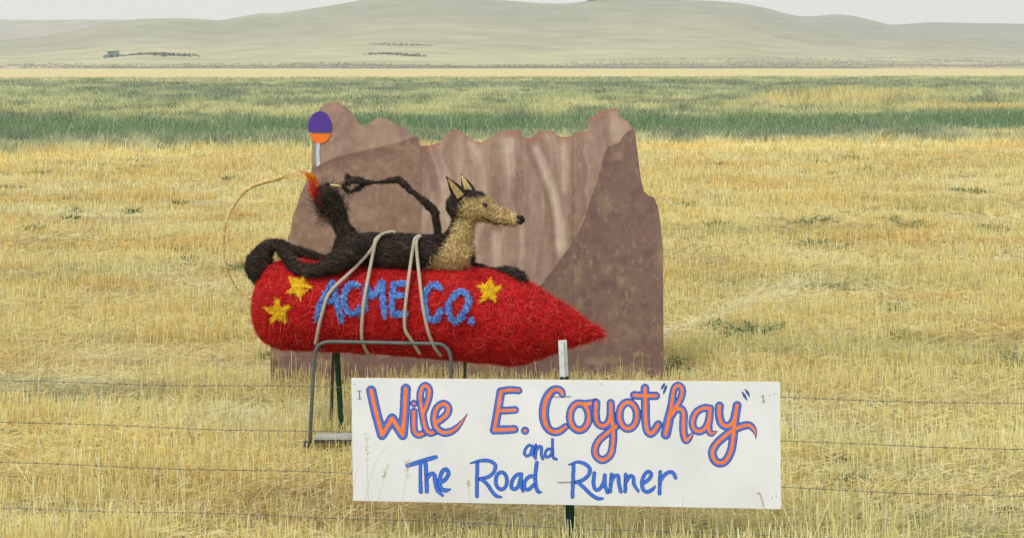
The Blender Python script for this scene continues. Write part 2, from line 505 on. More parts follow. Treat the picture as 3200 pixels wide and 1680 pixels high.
def leafclumps(name, cen, size, col, label, cat, per=26, kind=None, group=None, flat=0.6):
    cen = np.asarray(cen, float); n = len(cen)
    size = np.asarray(size, float)
    o_ = RNG.normal(0, 1, (n, per, 3)); o_ /= np.linalg.norm(o_, axis=2)[..., None]
    o_ *= (RNG.random((n, per)) ** 0.5)[..., None]
    p = cen[:, None, :] + o_ * size[:, None, None] * np.array([1.0, 0.8, flat]) + np.array([0, 0, 1.0]) * size[:, None, None] * flat * 0.7
    p = p.reshape(-1, 3)
    s = np.repeat(size, per) * (0.22 + 0.22 * RNG.random(n * per))
    a = RNG.normal(0, 1, (n * per, 3)); a /= np.linalg.norm(a, axis=1)[:, None]
    b = np.cross(a, RNG.normal(0, 1, (n * per, 3))); b /= np.linalg.norm(b, axis=1)[:, None]
    V = np.stack([p - a * s[:, None], p + b * s[:, None] * 0.8, p + a * s[:, None], p - b * s[:, None] * 0.8], 1)
    c = np.repeat(np.asarray(col), per, 0) if np.ndim(col) == 2 else np.broadcast_to(col, (n * per, 3))
    c = c * (0.7 + 0.6 * RNG.random(n * per))[:, None]
    o = mesh_np(name, V.reshape(-1, 3), np.arange(4 * n * per).reshape(-1, 4), M_scrub, cols=np.repeat(c, 4, 0))
    tag(o, label, cat, group=group, kind=kind)
    return o

def hill_z(px, d):
    yr = np.interp(px, [p[0] for p in MAIN], [p[1] for p in MAIN])
    t = (d - 570) / (2300 - 570)
    yv = 214 + (yr - 214) * (0.42 * t + 0.58 * t ** 1.9)
    X = (px - CX) / F * d
    und = (fbm(X * 0.008, d * 0.0025 + 0 * X, 101, 5) - 0.5) * 9 * np.sin(math.pi * np.clip(t, 0, 1))
    return H - (yv - HY) / F * d + und

def scrub():
    n = 5200
    px = RNG.uniform(-200, 3400, n)
    right = px > 1750
    py = np.where(right & (RNG.random(n) < 0.55), RNG.uniform(186, 212, n), RNG.uniform(199, 213, n))
    keep = RNG.random(n) < 0.25 + sstep(0.42, 0.6, fbm(px / 160, py / 9, 171, 3))
    px, py = px[keep], py[keep]
    d = main_d(px, py)
    cen = np.stack([(px - CX) / F * d, d, hill_z(px, d)], -1)
    leafclumps('scrub', cen, RNG.uniform(0.3, 0.8, len(px)) * d / 600, s2l((172, 170, 156)), 'low grey-green sagebrush belt along the foot of the hills', 'scrub', per=10, kind='stuff', flat=0.5)
scrub()

def thicket(px0, px1, pyc, h_m, label, n=60):  # dark lens-shaped patch on the slope, built from leaf clumps
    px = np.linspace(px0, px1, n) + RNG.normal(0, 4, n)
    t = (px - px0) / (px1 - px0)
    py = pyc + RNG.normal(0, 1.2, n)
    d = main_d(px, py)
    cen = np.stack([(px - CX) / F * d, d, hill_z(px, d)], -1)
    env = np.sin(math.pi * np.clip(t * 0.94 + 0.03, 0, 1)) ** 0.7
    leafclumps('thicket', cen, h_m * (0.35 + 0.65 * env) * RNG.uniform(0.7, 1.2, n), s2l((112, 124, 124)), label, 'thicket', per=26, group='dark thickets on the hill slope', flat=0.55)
thicket(366, 620, 175, 1.8, 'long dark patch on the slope right of the small blue-grey shed', 150)
thicket(1140, 1335, 168, 1.4, 'thin dark patch low on the slope under the main summit', 90)
thicket(1150, 1360, 137, 1.1, 'fainter dark patch higher up the slope under the main summit', 80)

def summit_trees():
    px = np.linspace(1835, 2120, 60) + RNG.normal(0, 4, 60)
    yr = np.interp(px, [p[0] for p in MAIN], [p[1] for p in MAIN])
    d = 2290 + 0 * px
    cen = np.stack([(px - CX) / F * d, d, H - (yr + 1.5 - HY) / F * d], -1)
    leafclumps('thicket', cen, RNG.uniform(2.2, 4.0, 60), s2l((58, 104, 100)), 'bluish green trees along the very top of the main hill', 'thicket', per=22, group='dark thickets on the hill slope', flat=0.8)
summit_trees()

def shed():
    d = float(main_d(345, 179)); X = (345 - CX) / F * d; z = float(hill_z(345, d)) - 0.4
    r = empty('farm_shed', (X, d, z))
    k = d / F                                                # metres per pixel there
    bm = bmesh.new(); box(bm, X - 4 * k, X + 24 * k, d - 4, d + 4, z, z + 18 * k); obj('wall', bm, M_shedwall, r, False)
    bm = bmesh.new()
    a = [(X - 6 * k, z + 17 * k), (X + 26 * k, z + 21 * k), (X + 26 * k, z + 23 * k), (X - 6 * k, z + 20 * k)]
    f0 = [bm.verts.new((x, d - 4.6, zz)) for x, zz in a]; f1 = [bm.verts.new((x, d + 4.6, zz)) for x, zz in a]
    bm.faces.new(f0); bm.faces.new(list(reversed(f1)))
    for i in range(4): bm.faces.new((f0[i], f1[i], f1[(i + 1) % 4], f0[(i + 1) % 4]))
    bmesh.ops.recalc_face_normals(bm, faces=bm.faces)
    obj('roof', bm, M_shedroof, r, False)
    bm = bmesh.new()
    a = [(X - 20 * k, z), (X - 4.05 * k, z), (X - 4.05 * k, z + 12 * k), (X - 20 * k, z + 7 * k)]
    f0 = [bm.verts.new((x, d - 3.4, zz)) for x, zz in a]; f1 = [bm.verts.new((x, d + 3.4, zz)) for x, zz in a]
    bm.faces.new(f0); bm.faces.new(list(reversed(f1)))
    for i in range(4): bm.faces.new((f0[i], f1[i], f1[(i + 1) % 4], f0[(i + 1) % 4]))
    bmesh.ops.recalc_face_normals(bm, faces=bm.faces)
    obj('lean_to', bm, M_shedwall, r, False)
    bm = bmesh.new(); box(bm, X + 5 * k, X + 12 * k, d - 4.12, d - 4.02, z + 0.05, z + 10 * k); obj('door', bm, M_black, r, False)
    tag(r, 'small blue-grey farm shed with a lean-to alone on the far slope', 'shed')
shed()

# ------------------------------------------------------------------ painted rock backdrop
DB = 11.3
PB = F / DB
TOP = [(845, 1085), (846, 1080), (880, 930), (893, 800), (900, 740), (907, 730), (914, 680), (925, 650), (938, 610), (955, 570), (973, 534), (975, 515), (976, 405), (983, 368), (1000, 342), (1012, 326), (1030, 319), (1058, 320),
       (1080, 332), (1100, 352), (1122, 385), (1137, 396), (1150, 388), (1165, 376), (1185, 368), (1208, 372), (1228, 384), (1245, 393), (1270, 400), (1280, 420), (1296, 422), (1312, 436), (1314, 458), (1345, 452), (1376, 448),
       (1380, 432), (1398, 423), (1412, 408), (1430, 405), (1446, 415), (1470, 434), (1500, 446), (1528, 436), (1545, 426), (1553, 412), (1566, 408), (1588, 407), (1624, 407), (1630, 425), (1640, 432), (1664, 431), (1680, 413),
       (1705, 409), (1730, 410), (1742, 426), (1760, 429), (1788, 426), (1792, 414), (1838, 410), (1841, 368), (1862, 361), (1872, 350), (1890, 342), (1928, 341), (1938, 366), (1962, 380), (1984, 408), (1992, 470), (1999, 530), (2006, 570), (2014, 600),
       (2030, 612), (2046, 620), (2058, 650), (2066, 720), (2072, 780), (2074, 1188)]
def board_top(px):
    return np.interp(px, [p[0] for p in TOP], [p[1] for p in TOP]) + (fbm(np.asarray(px, float) / 8, 0 * np.asarray(px, float), 231, 3) - 0.5) * 7

def board_col(px, py):
    n = fbm(px / 60, py / 60, 201, 4); m = fbm(px / 22, py / 22, 203, 4)
    base = s2l((144, 115, 98))
    c = np.broadcast_to(base, px.shape + (3,)).copy()
    # back mountain, upper left
    up = np.interp(px, [975, 1000, 1030, 1060, 1180, 1240, 1300, 1315, 1400], [522, 518, 500, 488, 462, 448, 428, 424, 430])
    left = sstep(1325, 1305, px)
    back = left * sstep(6, -6, py - up)
    c = lerp(c, lerp(np.broadcast_to(s2l((166, 136, 116)), c.shape), s2l((150, 120, 110)), sstep(0.4, 0.7, n)), back)
    # dark brushed edge under that line, fading into the block
    und = left * sstep(-4, 4, py - up) * np.exp(-np.clip(py - up, 0, None) / 34.0)
    c = lerp(c, s2l((122, 92, 80)), und * 0.95)
    blk = left * sstep(-4, 4, py - up)
    c = lerp(c, s2l((164, 134, 112)), blk * sstep(0.5, 0.74, fbm(px / 70, py / 40, 207, 4)) * 0.6)
    c = lerp(c, s2l((130, 99, 86)), blk * sstep(0.55, 0.75, m) * 0.5)
    # canyon wall with pale washes running down
    can = sstep(1308, 1320, px)
    warp = px + 26 * np.sin(py / 150.0) + (fbm(px / 200, py / 120, 209, 3) - 0.5) * 60 + (py - 420) * 0.10 * np.where(px < 1550, 1, 0.6)
    st = fbm(warp / 44, py / 330, 211, 4); st2 = fbm(warp / 12, py / 160, 213, 3)
    c = lerp(c, s2l((158, 128, 114)), can)
    c = lerp(c, s2l((192, 168, 146)), can * sstep(0.46, 0.70, st) * 0.65)
    c = lerp(c, s2l((134, 102, 88)), can * sstep(0.46, 0.28, st) * 0.6)
    c = lerp(c, s2l((188, 164, 144)), can * sstep(0.56, 0.75, st2) * 0.22)
    def wash(pts, wd, col, k):
        nonlocal c
        cxl = np.interp(py, [p[1] for p in pts], [p[0] for p in pts])
        ww = np.interp(py, [pts[0][1], pts[-1][1]], wd)
        ins = sstep(pts[0][1] - 12, pts[0][1] + 12, py) * sstep(pts[-1][1] + 25, pts[-1][1] - 25, py)
        c = lerp(c, s2l(col), np.exp(-((px - cxl) / ww) ** 2) * ins * k * np.clip(0.35 + 1.2 * fbm((px - cxl) / 4.0, py / 90, 233, 3), 0, 1.1))
    wash([(1672, 455), (1700, 520), (1728, 600), (1748, 700), (1752, 800)], (10, 24), (206, 184, 162), 0.8)
    wash([(1760, 440), (1766, 520), (1762, 600)], (12, 10), (206, 182, 160), 0.7)
    wash([(1588, 430), (1592, 480), (1596, 560)], (26, 10), (204, 182, 160), 0.75)
    wash([(1468, 440), (1490, 480), (1500, 500)], (12, 8), (204, 180, 160), 0.6)
    wash([(1345, 470), (1368, 520), (1385, 600), (1400, 700)], (5, 8), (198, 168, 150), 0.6)
    wash([(1325, 460), (1345, 520), (1365, 600)], (16, 16), (122, 96, 84), 0.6)
    wash([(1648, 455), (1690, 560), (1722, 660), (1735, 860)], (7, 9), (124, 96, 86), 0.6)
    wash([(1550, 720), (1552, 800), (1550, 850)], (18, 18), (206, 182, 160), 0.6)
    wash([(1630, 700), (1632, 780), (1625, 850)], (10, 12), (200, 176, 156), 0.5)
    wash([(1440, 420), (1442, 520), (1450, 640)], (9, 12), (188, 160, 140), 0.5)
    # reddish rubbed edge along the top
    e = py - board_top(px)
    c = lerp(c, s2l((168, 104, 84)), can * np.exp(-np.clip(e, 0, None) / 9.0) * 0.7)
    # dark hill, lower right
    edge = np.interp(py, [400, 412, 440, 456, 462, 500, 560, 620, 690, 760, 830, 900, 960, 1040], [1990, 1955, 1940, 1908, 1896, 1880, 1868, 1845, 1822, 1790, 1735, 1680, 1610, 1450])
    edge = edge + (fbm(px / 40, py / 18, 215, 3) - 0.5) * 10
    rt = sstep(-3, 4, px - edge)
    dk = lerp(np.broadcast_to(s2l((128, 102, 92)), c.shape), s2l((152, 126, 104)), sstep(0.5, 0.75, fbm(px / 45, py / 70, 217, 4)) * 0.8)
    dk = lerp(dk, s2l((112, 82, 82)), sstep(0.52, 0.72, fbm(px / 30 + 9, py / 34, 219, 4)) * 0.5)
    dk = lerp(dk, s2l((112, 86, 78)), np.exp(-np.clip(px - edge, 0, None) / 22.0) * 0.6)
    c = lerp(c, dk, rt)
    # foot of the board, muted purple brown
    ft = sstep(1000, 1130, py + (n - 0.5) * 60)
    c = lerp(c, lerp(np.broadcast_to(s2l((124, 96, 90)), c.shape), s2l((150, 124, 104)), sstep(0.48, 0.7, fbm(px / 50, py / 24, 221, 4))), ft * 0.9)
    # sheet joints and screw marks
    for sx in (1315, 1790):
        c = lerp(c, s2l((112, 88, 78)), np.exp(-((px - sx) / 2.2) ** 2) * 0.75)
    fine = fbm(px / 3.2, py / 46, 223, 3); fine2 = fbm(px / 9, py / 7, 225, 3)
    c = lerp(c, s2l((176, 152, 130)), sstep(0.66, 0.8, fbm(px / 11, py / 16, 227, 3)) * 0.35)
    return c * (0.92 + 0.16 * fine)[..., None] * (0.91 + 0.18 * fine2)[..., None] * np.array([1.0, 1.07, 1.10])

def backdrop():
    root = empty('rock_backdrop', P(1460, 1198, DB))
    pxs = np.unique(np.concatenate([np.linspace(845, 2074, 470), [p[0] for p in TOP]]))
    tt = np.linspace(0, 1, 170)
    top = board_top(pxs)
    bot = 1205 + 0 * pxs
    PX = np.broadcast_to(pxs, (len(tt), len(pxs)))
    PY = bot + (top - bot) * tt[:, None]
    cols = board_col(PX, PY) * 1.03
    X = (PX - CX) / PB; Z = H - (PY - HY) / PB
    V = np.stack([X, np.full_like(X, DB), Z], -1)
    ii = np.arange(PX.size).reshape(PX.shape)
    q = np.stack([ii[:-1, :-1], ii[:-1, 1:], ii[1:, 1:], ii[1:, :-1]], -1).reshape(-1, 4)
    mesh_np('painted_face', V, q, M_paint, root, cols=cols)
    # plywood behind the paint
    bm = bmesh.new()
    loop = [(x, t) for x, t in zip(pxs, top)]
    out = [(845, 1205)] + loop + [(2074, 1205)]
    fr = [bm.verts.new(((x - CX) / PB, DB + 0.002, H - (y_ - HY) / PB)) for x, y_ in out]
    bk = [bm.verts.new(((x - CX) / PB, DB + 0.014, H - (y_ - HY) / PB)) for x, y_ in out]
    bm.faces.new(bk)
    n = len(out)
    for i in range(n):
        bm.faces.new((fr[i], fr[(i + 1) % n], bk[(i + 1) % n], bk[i]))
    bmesh.ops.recalc_face_normals(bm, faces=bm.faces)
    obj('plywood', bm, M_board_edge, root, False)
    for x in (1000, 1450, 1960):                              # posts the board is fixed to
        bm = bmesh.new()
        a = P(x, 1200, DB)
        box(bm, a.x - 0.02, a.x + 0.02, DB + 0.016, DB + 0.056, -0.15, 1.5)
        obj('post', bm, M_greenpost, root, False)
    tag(root, 'tall brown painted plywood board cut to the outline of desert rocks', 'backdrop')
    # plain painted cut-out standing at the board's left edge
    r2 = empty('painted_cutout', P(992, 520, DB - 0.02))
    def plate(name, pts, m, dz):
        bm = bmesh.new()
        f = [bm.verts.new(P(x, y_, DB - 0.006 - dz)) for x, y_ in pts]
        b_ = [bm.verts.new(v.co + Vector((0, 0.006, 0))) for v in f]
        bm.faces.new(f); bm.faces.new(list(reversed(b_)))
        for i in range(len(f)): bm.faces.new((f[i], b_[i], b_[(i + 1) % len(f)], f[(i + 1) % len(f)]))
        bmesh.ops.recalc_face_normals(bm, faces=bm.faces)
        obj(name, bm, m, r2, False)
    plate('stem', [(989, 436), (1001, 436), (998, 480), (1001, 514), (990, 522), (987, 480)], M_paleblue, 0.001)
    ov = [(1000 + 37 * math.cos(a), 398 - 50 * math.sin(a)) for a in np.linspace(0, 2 * math.pi, 60, endpoint=False)]
    plate('upper_panel', [(x, y_) for x, y_ in ov if y_ <= 414], M_purple, 0.003)
    plate('lower_panel', [(x, y_) for x, y_ in ov if y_ > 414], M_orange, 0.003)
    tag(r2, 'small purple, orange and pale blue cut-out at the left edge of the rock board', 'cut-out')
backdrop()

# ------------------------------------------------------------------ straw fibres
def fibres(P0, N, T, L, W, C_, lift=(0.002, 0.008, 0.010), bend=0.25):
    """bent thin ribbons lying on a surface: points P0, normals N, tangents T"""
    n = len(P0)
    B = np.cross(N, T); B /= np.linalg.norm(B, axis=1)[:, None] + 1e-9
    l = RNG.random((n, 3)) * np.asarray(lift)
    k = RNG.normal(0, bend, n)
    p0 = P0 - T * (L / 2)[:, None] + N * l[:, :1]
    p1 = P0 + N * l[:, 1:2] + B * (k * L * 0.15)[:, None]
    p2 = P0 + T * (L / 2)[:, None] + N * l[:, 2:] - B * (k * L * 0.1)[:, None]
    tw = RNG.normal(0, 0.35, n)[:, None]
    S = B * np.cos(tw) + N * np.sin(tw)
    w = W[:, None]
    V = np.stack([p0 - S * w * .6, p0 + S * w * .6, p1 - S * w, p1 + S * w, p2 - S * w * .5, p2 + S * w * .5], 1)
    f = np.array([[0, 1, 3, 2], [2, 3, 5, 4]])
    q = (np.arange(n)[:, None, None] * 6 + f[None]).reshape(-1, 4)
    return V.reshape(-1, 3), q, np.repeat(C_, 6, 0)

def surf_sample(V, tris, n):
    a, b, c = V[tris[:, 0]], V[tris[:, 1]], V[tris[:, 2]]
    nn = np.cross(b - a, c - a); ar = np.linalg.norm(nn, axis=1)
    k = RNG.choice(len(tris), n, p=ar / ar.sum())
    u, v = RNG.random(n), RNG.random(n)
    s = u + v > 1; u[s], v[s] = 1 - u[s], 1 - v[s]
    p = a[k] + (b[k] - a[k]) * u[:, None] + (c[k] - a[k]) * v[:, None]
    return p, nn[k] / (ar[k][:, None] + 1e-12)

def unit(a):
    return a / (np.linalg.norm(a, axis=1)[:, None] + 1e-9)

def join(parts):
    V, Q, Cc, o = [], [], [], 0
    for v, q_, c in parts:
        V.append(v); Q.append(q_ + o); Cc.append(c); o += len(v)
    return np.concatenate(V), np.concatenate(Q), np.concatenate(Cc)

# ------------------------------------------------------------------ rocket
DR = 9.55
RK = [(794, 945, 985), (797, 915, 1004), (808, 880, 1034), (826, 846, 1058), (850, 824, 1076), (890, 816, 1086), (1000, 820, 1090), (1150, 830, 1097), (1300, 838, 1107), (1450, 838, 1121), (1540, 847, 1131), (1600, 862, 1137), (1640, 878, 1129),
      (1700, 912, 1110), (1760, 950, 1090), (1820, 992, 1070), (1858, 1024, 1057), (1884, 1041, 1050)]
root_rocket = empty('straw_rocket', P(1340, 1110, DR))
def rocket():
    xs = np.concatenate([[794, 795.5, 797, 800, 804], np.linspace(808, 1600, 110), np.linspace(1606, 1884, 44)])
    rx = np.array([r[0] for r in RK], float)
    yt = np.interp(xs, rx, [r[1] for r in RK]); yb = np.interp(xs, rx, [r[2] for r in RK])
    k = np.array([1, 3, 4, 3, 1.0]); k /= k.sum()
    sm = lambda a: np.concatenate([a[:2], np.convolve(a, k, mode='valid'), a[-2:]])
    yt, yb = sm(yt), sm(yb)
    na = 96
    th = np.linspace(0, 2 * math.pi, na, endpoint=False)
    V = []
    for x, a, b in zip(xs, yt, yb):
        c = P(x, (a + b) / 2, DR); r = (b - a) / 2 / F * DR
        rr = r * (1 + 0.05 * (fbm(x / 45 + 0 * th, th * 3.0, 301, 3) - 0.5)) + 0.016 * (fbm(x / 14 + 0 * th, th * 9, 303, 3) - 0.5)
        V.append(np.stack([np.full(na, c.x), c.y - np.cos(th) * rr, c.z + np.sin(th) * rr], -1))
    V = np.array(V); nr = len(V)
    ii = np.arange(nr * na).reshape(nr, na)
    j = np.roll(ii, -1, axis=1)
    q = np.stack([ii[:-1], ii[1:], j[1:], j[:-1]], -1).reshape(-1, 4)
    Vf = V.reshape(-1, 3)
    # end caps
    c0 = Vf[:na].mean(0) - np.array([0.004, 0, 0]); c1 = Vf[-na:].mean(0) + np.array([0.01, 0, 0])
    Vf = np.concatenate([Vf, [c0, c1]])
    i0, i1 = nr * na, nr * na + 1
    capq = [[i0, ii[0, (k_ + 1) % na], ii[0, k_], i0] for k_ in range(na)]
    tris = np.concatenate([q[:, [0, 1, 2]], q[:, [0, 2, 3]], np.array([[i0, ii[0, k_], ii[0, (k_ + 1) % na]] for k_ in range(na)]), np.array([[i1, ii[-1, (k_ + 1) % na], ii[-1, k_]] for k_ in range(na)])])
    # make normals point outward
    a, b, c = Vf[tris[:, 0]], Vf[tris[:, 1]], Vf[tris[:, 2]]
    ctr = np.stack([a[:, 0], np.full(len(a), DR), np.interp(a[:, 0], Vf[:nr * na:na, 0], V.mean(1)[:, 2])], -1)
    flip = (np.cross(b - a, c - a) * ((a + b + c) / 3 - ctr)).sum(1) < 0
    tris[flip] = tris[flip][:, [0, 2, 1]]
    bvh = BVHTree.FromPolygons([Vector(v) for v in Vf], [tuple(int(i) for i in t) for t in tris])
    n = 26000
    p, N = surf_sample(Vf, tris, n)
    T = RNG.normal(0, 1, (n, 3)) + np.where(RNG.random(n) < 0.5, 1.2, 0.0)[:, None] * np.array([1.0, 0, 0.15])
    T = unit(T - N * (T * N).sum(1)[:, None])
    L = RNG.uniform(0.035, 0.12, n)
    Wd = RNG.uniform(0.0009, 0.0022, n)
    REDS = np.array([s2l(c_) for c_ in ((212, 26, 30), (228, 40, 40), (186, 16, 22), (218, 64, 62), (206, 22, 18), (158, 10, 14), (232, 100, 92))])
    cidx = RNG.choice(7, n, p=[.26, .22, .18, .1, .14, .07, .03])
    cc = REDS[cidx] * RNG.uniform(0.8, 1.15, n)[:, None]
    fr = fibres(p, N, T, L, Wd, cc, lift=(0.006, 0.010, 0.020))
    # coarse flattened stalks over the finer straw, in patches
    m = 3000
    p, N = surf_sample(Vf, tris, m)
    T = RNG.normal(0, 1, (m, 3)); T = unit(T - N * (T * N).sum(1)[:, None])
    pk = fbm(p[:, 0] * 5, p[:, 2] * 5, 311, 3)
    cc = np.where((RNG.random(m) < pk)[:, None], s2l((226, 70, 62)), s2l((128, 6, 12))) * RNG.uniform(0.75, 1.25, (m, 1))
    cs = fibres(p, N, T, RNG.uniform(0.06, 0.17, m), RNG.uniform(0.0010, 0.0020, m), cc, lift=(0.008, 0.010, 0.018), bend=0.6)
    # stray wisps
    m = 900
    p, N = surf_sample(Vf, tris, m)
    T = unit(RNG.normal(0, 1, (m, 3)) * 0.8 + N * 0.7)
    wi = fibres(p + T * 0.03, N, T, RNG.uniform(0.05, 0.11, m), RNG.uniform(0.0007, 0.0014, m), REDS[RNG.choice(7, m)], lift=(0.001, 0.006, 0.02))
    # tuft at the pointed nose
    m = 260
    b0 = np.array(P(1838, 1036, DR)) + RNG.normal(0, 1, (m, 3)) * np.array([0.05, 0.03, 0.025])
    T = unit(np.stack([RNG.uniform(0.6, 1.2, m), RNG.normal(0, 0.16, m), RNG.normal(0.0, 0.16, m)], -1))
    no = fibres(b0, unit(RNG.normal(0, 1, (m, 3))), T, RNG.uniform(0.05, 0.12, m), RNG.uniform(0.0008, 0.0018, m), REDS[RNG.choice(7, m)])
    core_c = np.broadcast_to(s2l((172, 14, 18)), (len(Vf), 3))
    core = (Vf, np.array([[t[0], t[1], t[2], t[2]] for t in tris]), core_c)
    # core as triangles, fibres as their own quads in the same part
    Vq, Qq, Cq = join([fr, cs, wi, no])
    co = mesh_np('body', Vf, tris, M_strawbody, root_rocket, cols=core_c, smooth=True)
    fo = mesh_np('straw_cover', Vq, Qq, M_straw, co, cols=Cq)
    fo.parent = co; fo.matrix_parent_inverse = co.matrix_parent_inverse.copy()
    co.matrix_parent_inverse = Matrix.Translation(-Vector(root_rocket.location))
    fo.matrix_parent_inverse = Matrix.Identity(4)
    return bvh
rocket_bvh = rocket()
CAMP = Vector((0, 0, H))

def ray(px, py, bvh):
    dv = (P(px, py, 1.0) - CAMP).normalized()
    h = bvh.ray_cast(CAMP, dv)
    return (h[0], h[1]) if h[0] is not None else (None, None)

def stitched(name, samples, colours, L, W, label=None, along=None):
    """fibres stuck on the rocket at picture points, lying roughly along the given direction"""
    ps, ns, ts = [], [], []
    for (x, y_), al in zip(samples, along):
        p, n = ray(x, y_, rocket_bvh)
        if p is None: continue
        p2, _ = ray(x + al[0] * 3, y_ + al[1] * 3, rocket_bvh)
        if p2 is None: continue
        if n.dot(CAMP - p) < 0: n = -n
        ps.append(p); ns.append(n); ts.append((p2 - p).normalized())
    n = len(ps)
    V, Q, Cc = fibres(np.array(ps), np.array(ns), np.array(ts), RNG.uniform(*L, n), RNG.uniform(*W, n), colours[RNG.choice(len(colours), n)] * RNG.uniform(0.85, 1.15, n)[:, None], lift=(0.016, 0.022, 0.026))
    V = V + np.repeat(np.array(ns), 6, 0) * 0.012
    o = mesh_np(name, V, Q, M_straw, root_rocket, cols=Cc)
    if label: o['label'] = label
    return o

BLUES = np.array([s2l(c_) for c_ in ((80, 140, 222), (104, 164, 236), (62, 112, 200), (136, 186, 240), (70, 84, 150))])
YELS = np.array([s2l(c_) for c_ in ((236, 190, 16), (246, 206, 30), (222, 168, 10), (250, 220, 60))])

def stroke_points(strokes, hw, per):
    S, A = [], []
    for st in strokes:
        sp = np.array(spline(st, 10))
        seg = np.diff(sp, axis=0); ln = np.linalg.norm(seg, axis=1)
        for a, s_, l in zip(sp[:-1], seg, ln):
            for _ in range(max(1, int(l * per))):
                t = RNG.random(); u = RNG.uniform(-1, 1) * hw
                dr = s_ / (l + 1e-9)
                ang = RNG.normal(0, 0.8)
                al = np.array([dr[0] * math.cos(ang) - dr[1] * math.sin(ang), dr[0] * math.sin(ang) + dr[1] * math.cos(ang)])
                pt = a + s_ * t + np.array([-dr[1], dr[0]]) * u
                S.append(pt); A.append(al)
    return S, A

def q46(*pts): return [(1000 + u / 4.6, 860 + v / 4.6) for u, v in pts]
ROCKET_TEXT = [
    ('A', [q46((-38, 640), (20, 420), (100, 260), (185, 110)), q46((195, 120), (222, 330), (318, 650)), q46((30, 375), (235, 365))]),
    ('C', [q46((560, 170), (460, 150), (385, 215), (345, 330), (365, 450), (430, 530), (530, 530), (575, 460))]),
    ('M', [q46((640, 520), (650, 330), (668, 150)), q46((680, 190), (765, 325), (905, 110)), q46((905, 110), (912, 350), (935, 600))]),
    ('E', [q46((1062, 150), (1045, 350), (1048, 565)), q46((1060, 150), (1240, 148)), q46((1050, 310), (1205, 300)), q46((1050, 565), (1255, 558))]),
    ('C', [q46((1745, 225), (1670, 165), (1575, 190), (1512, 310), (1520, 500), (1575, 620), (1685, 620), (1745, 480))]),
    ('O', [q46((2020, 240), (1905, 330), (1850, 470), (1885, 600), (1960, 655), (2060, 560), (2130, 400), (2110, 285), (2020, 240))]),
]
for ch, strokes in ROCKET_TEXT:
    S, A = stroke_points(strokes, 6.0, 3.6)
    stitched('letter', S, BLUES, (0.022, 0.048), (0.0015, 0.0027), 'blue straw letter ' + ch, A)
S = [(1000 + 2175 / 4.6 + r * math.cos(a), 860 + 655 / 4.6 + r * math.sin(a)) for r, a in zip(9 * np.sqrt(RNG.random(60)), RNG.random(60) * 6.3)]
stitched('full_stop', S, BLUES, (0.018, 0.03), (0.0015, 0.0027), 'blue straw full stop', [(math.cos(a), math.sin(a)) for a in RNG.random(60) * 6.3])

def star(cx, cy, r, rot):
    pts = [(cx + (r if k % 2 == 0 else r * 0.42) * math.sin(rot + k * math.pi / 5), cy - (r if k % 2 == 0 else r * 0.42) * math.cos(rot + k * math.pi / 5)) for k in range(10)]
    S, A = [], []
    while len(S) < 430:
        x, y_ = cx + RNG.uniform(-r, r), cy + RNG.uniform(-r, r)
        ins = False
        for i in range(10):
            (x1, y1), (x2, y2) = pts[i], pts[(i + 1) % 10]
            if (y1 > y_) != (y2 > y_) and x < (x2 - x1) * (y_ - y1) / (y2 - y1) + x1: ins = not ins
        if ins:
            S.append((x, y_)); a = math.atan2(y_ - cy, x - cx) + RNG.normal(0, 0.5); A.append((math.cos(a), math.sin(a)))
    return S, A
for nm, (cx, cy, r, rot), lb in (('star', (934, 899, 40, 0.42), 'upper yellow straw star near the tail end'), ('star', (871, 971, 40, -0.05), 'lower yellow straw star near the tail end'), ('star', (1528, 913, 41, 0.08), 'yellow straw star after the lettering')):
    S, A = star(cx, cy, r, rot)
    stitched(nm, S, YELS, (0.022, 0.055), (0.0012, 0.0022), lb, A)

def fuse():
    pts = [(800, 942, 0), (752, 912, 0), (722, 870, -0.03), (703, 815, -0.06), (698, 770, -0.06), (703, 715, -0.06), (715, 670, -0.05), (738, 630, -0.04), (772, 592, -0.02), (815, 572, 0), (850, 562, 0), (885, 552, 0)]
    sp = spline([P(x, y_, DR + o) for x, y_, o in pts], 8)
    bm = bmesh.new()
    rr = np.interp(np.linspace(0, 1, len(sp)), [0, 0.3, 0.5, 0.75, 0.97, 1], [0.005, 0.006, 0.009, 0.012, 0.019, 0.012])
    tube(bm, [Vector(p) for p in sp], list(rr), 8)
    M_fuse = mat('fuse_rope_mat', (206, 180, 118), noise=(45, 0.45, (1, 1, 1)), bump=(160, 0.8, 0.006))
    o = obj('fuse', bm, M_fuse, root_rocket)
    m = 60
    b0 = np.array(P(880, 553, DR))
    T = unit(np.stack([RNG.uniform(0.5, 1.1, m), RNG.normal(0, 0.25, m), RNG.normal(0.12, 0.24, m)], -1))
    L = RNG.uniform(0.05, 0.17, m)
    V, Q, Cc = fibres(b0 + T * (L / 2)[:, None], unit(RNG.normal(0, 1, (m, 3))), T, L, RNG.uniform(0.0006, 0.0014, m), s2l((222, 200, 140)) * RNG.uniform(0.7, 1.15, (m, 1)))
    e = mesh_np('frayed_end', V, Q, M_straw, root_rocket, cols=Cc)
    e.parent = o; e.matrix_parent_inverse = Matrix.Identity(4)
fuse()
tag(root_rocket, 'fat red straw rocket with yellow stars and blue lettering on the metal cart', 'straw rocket')

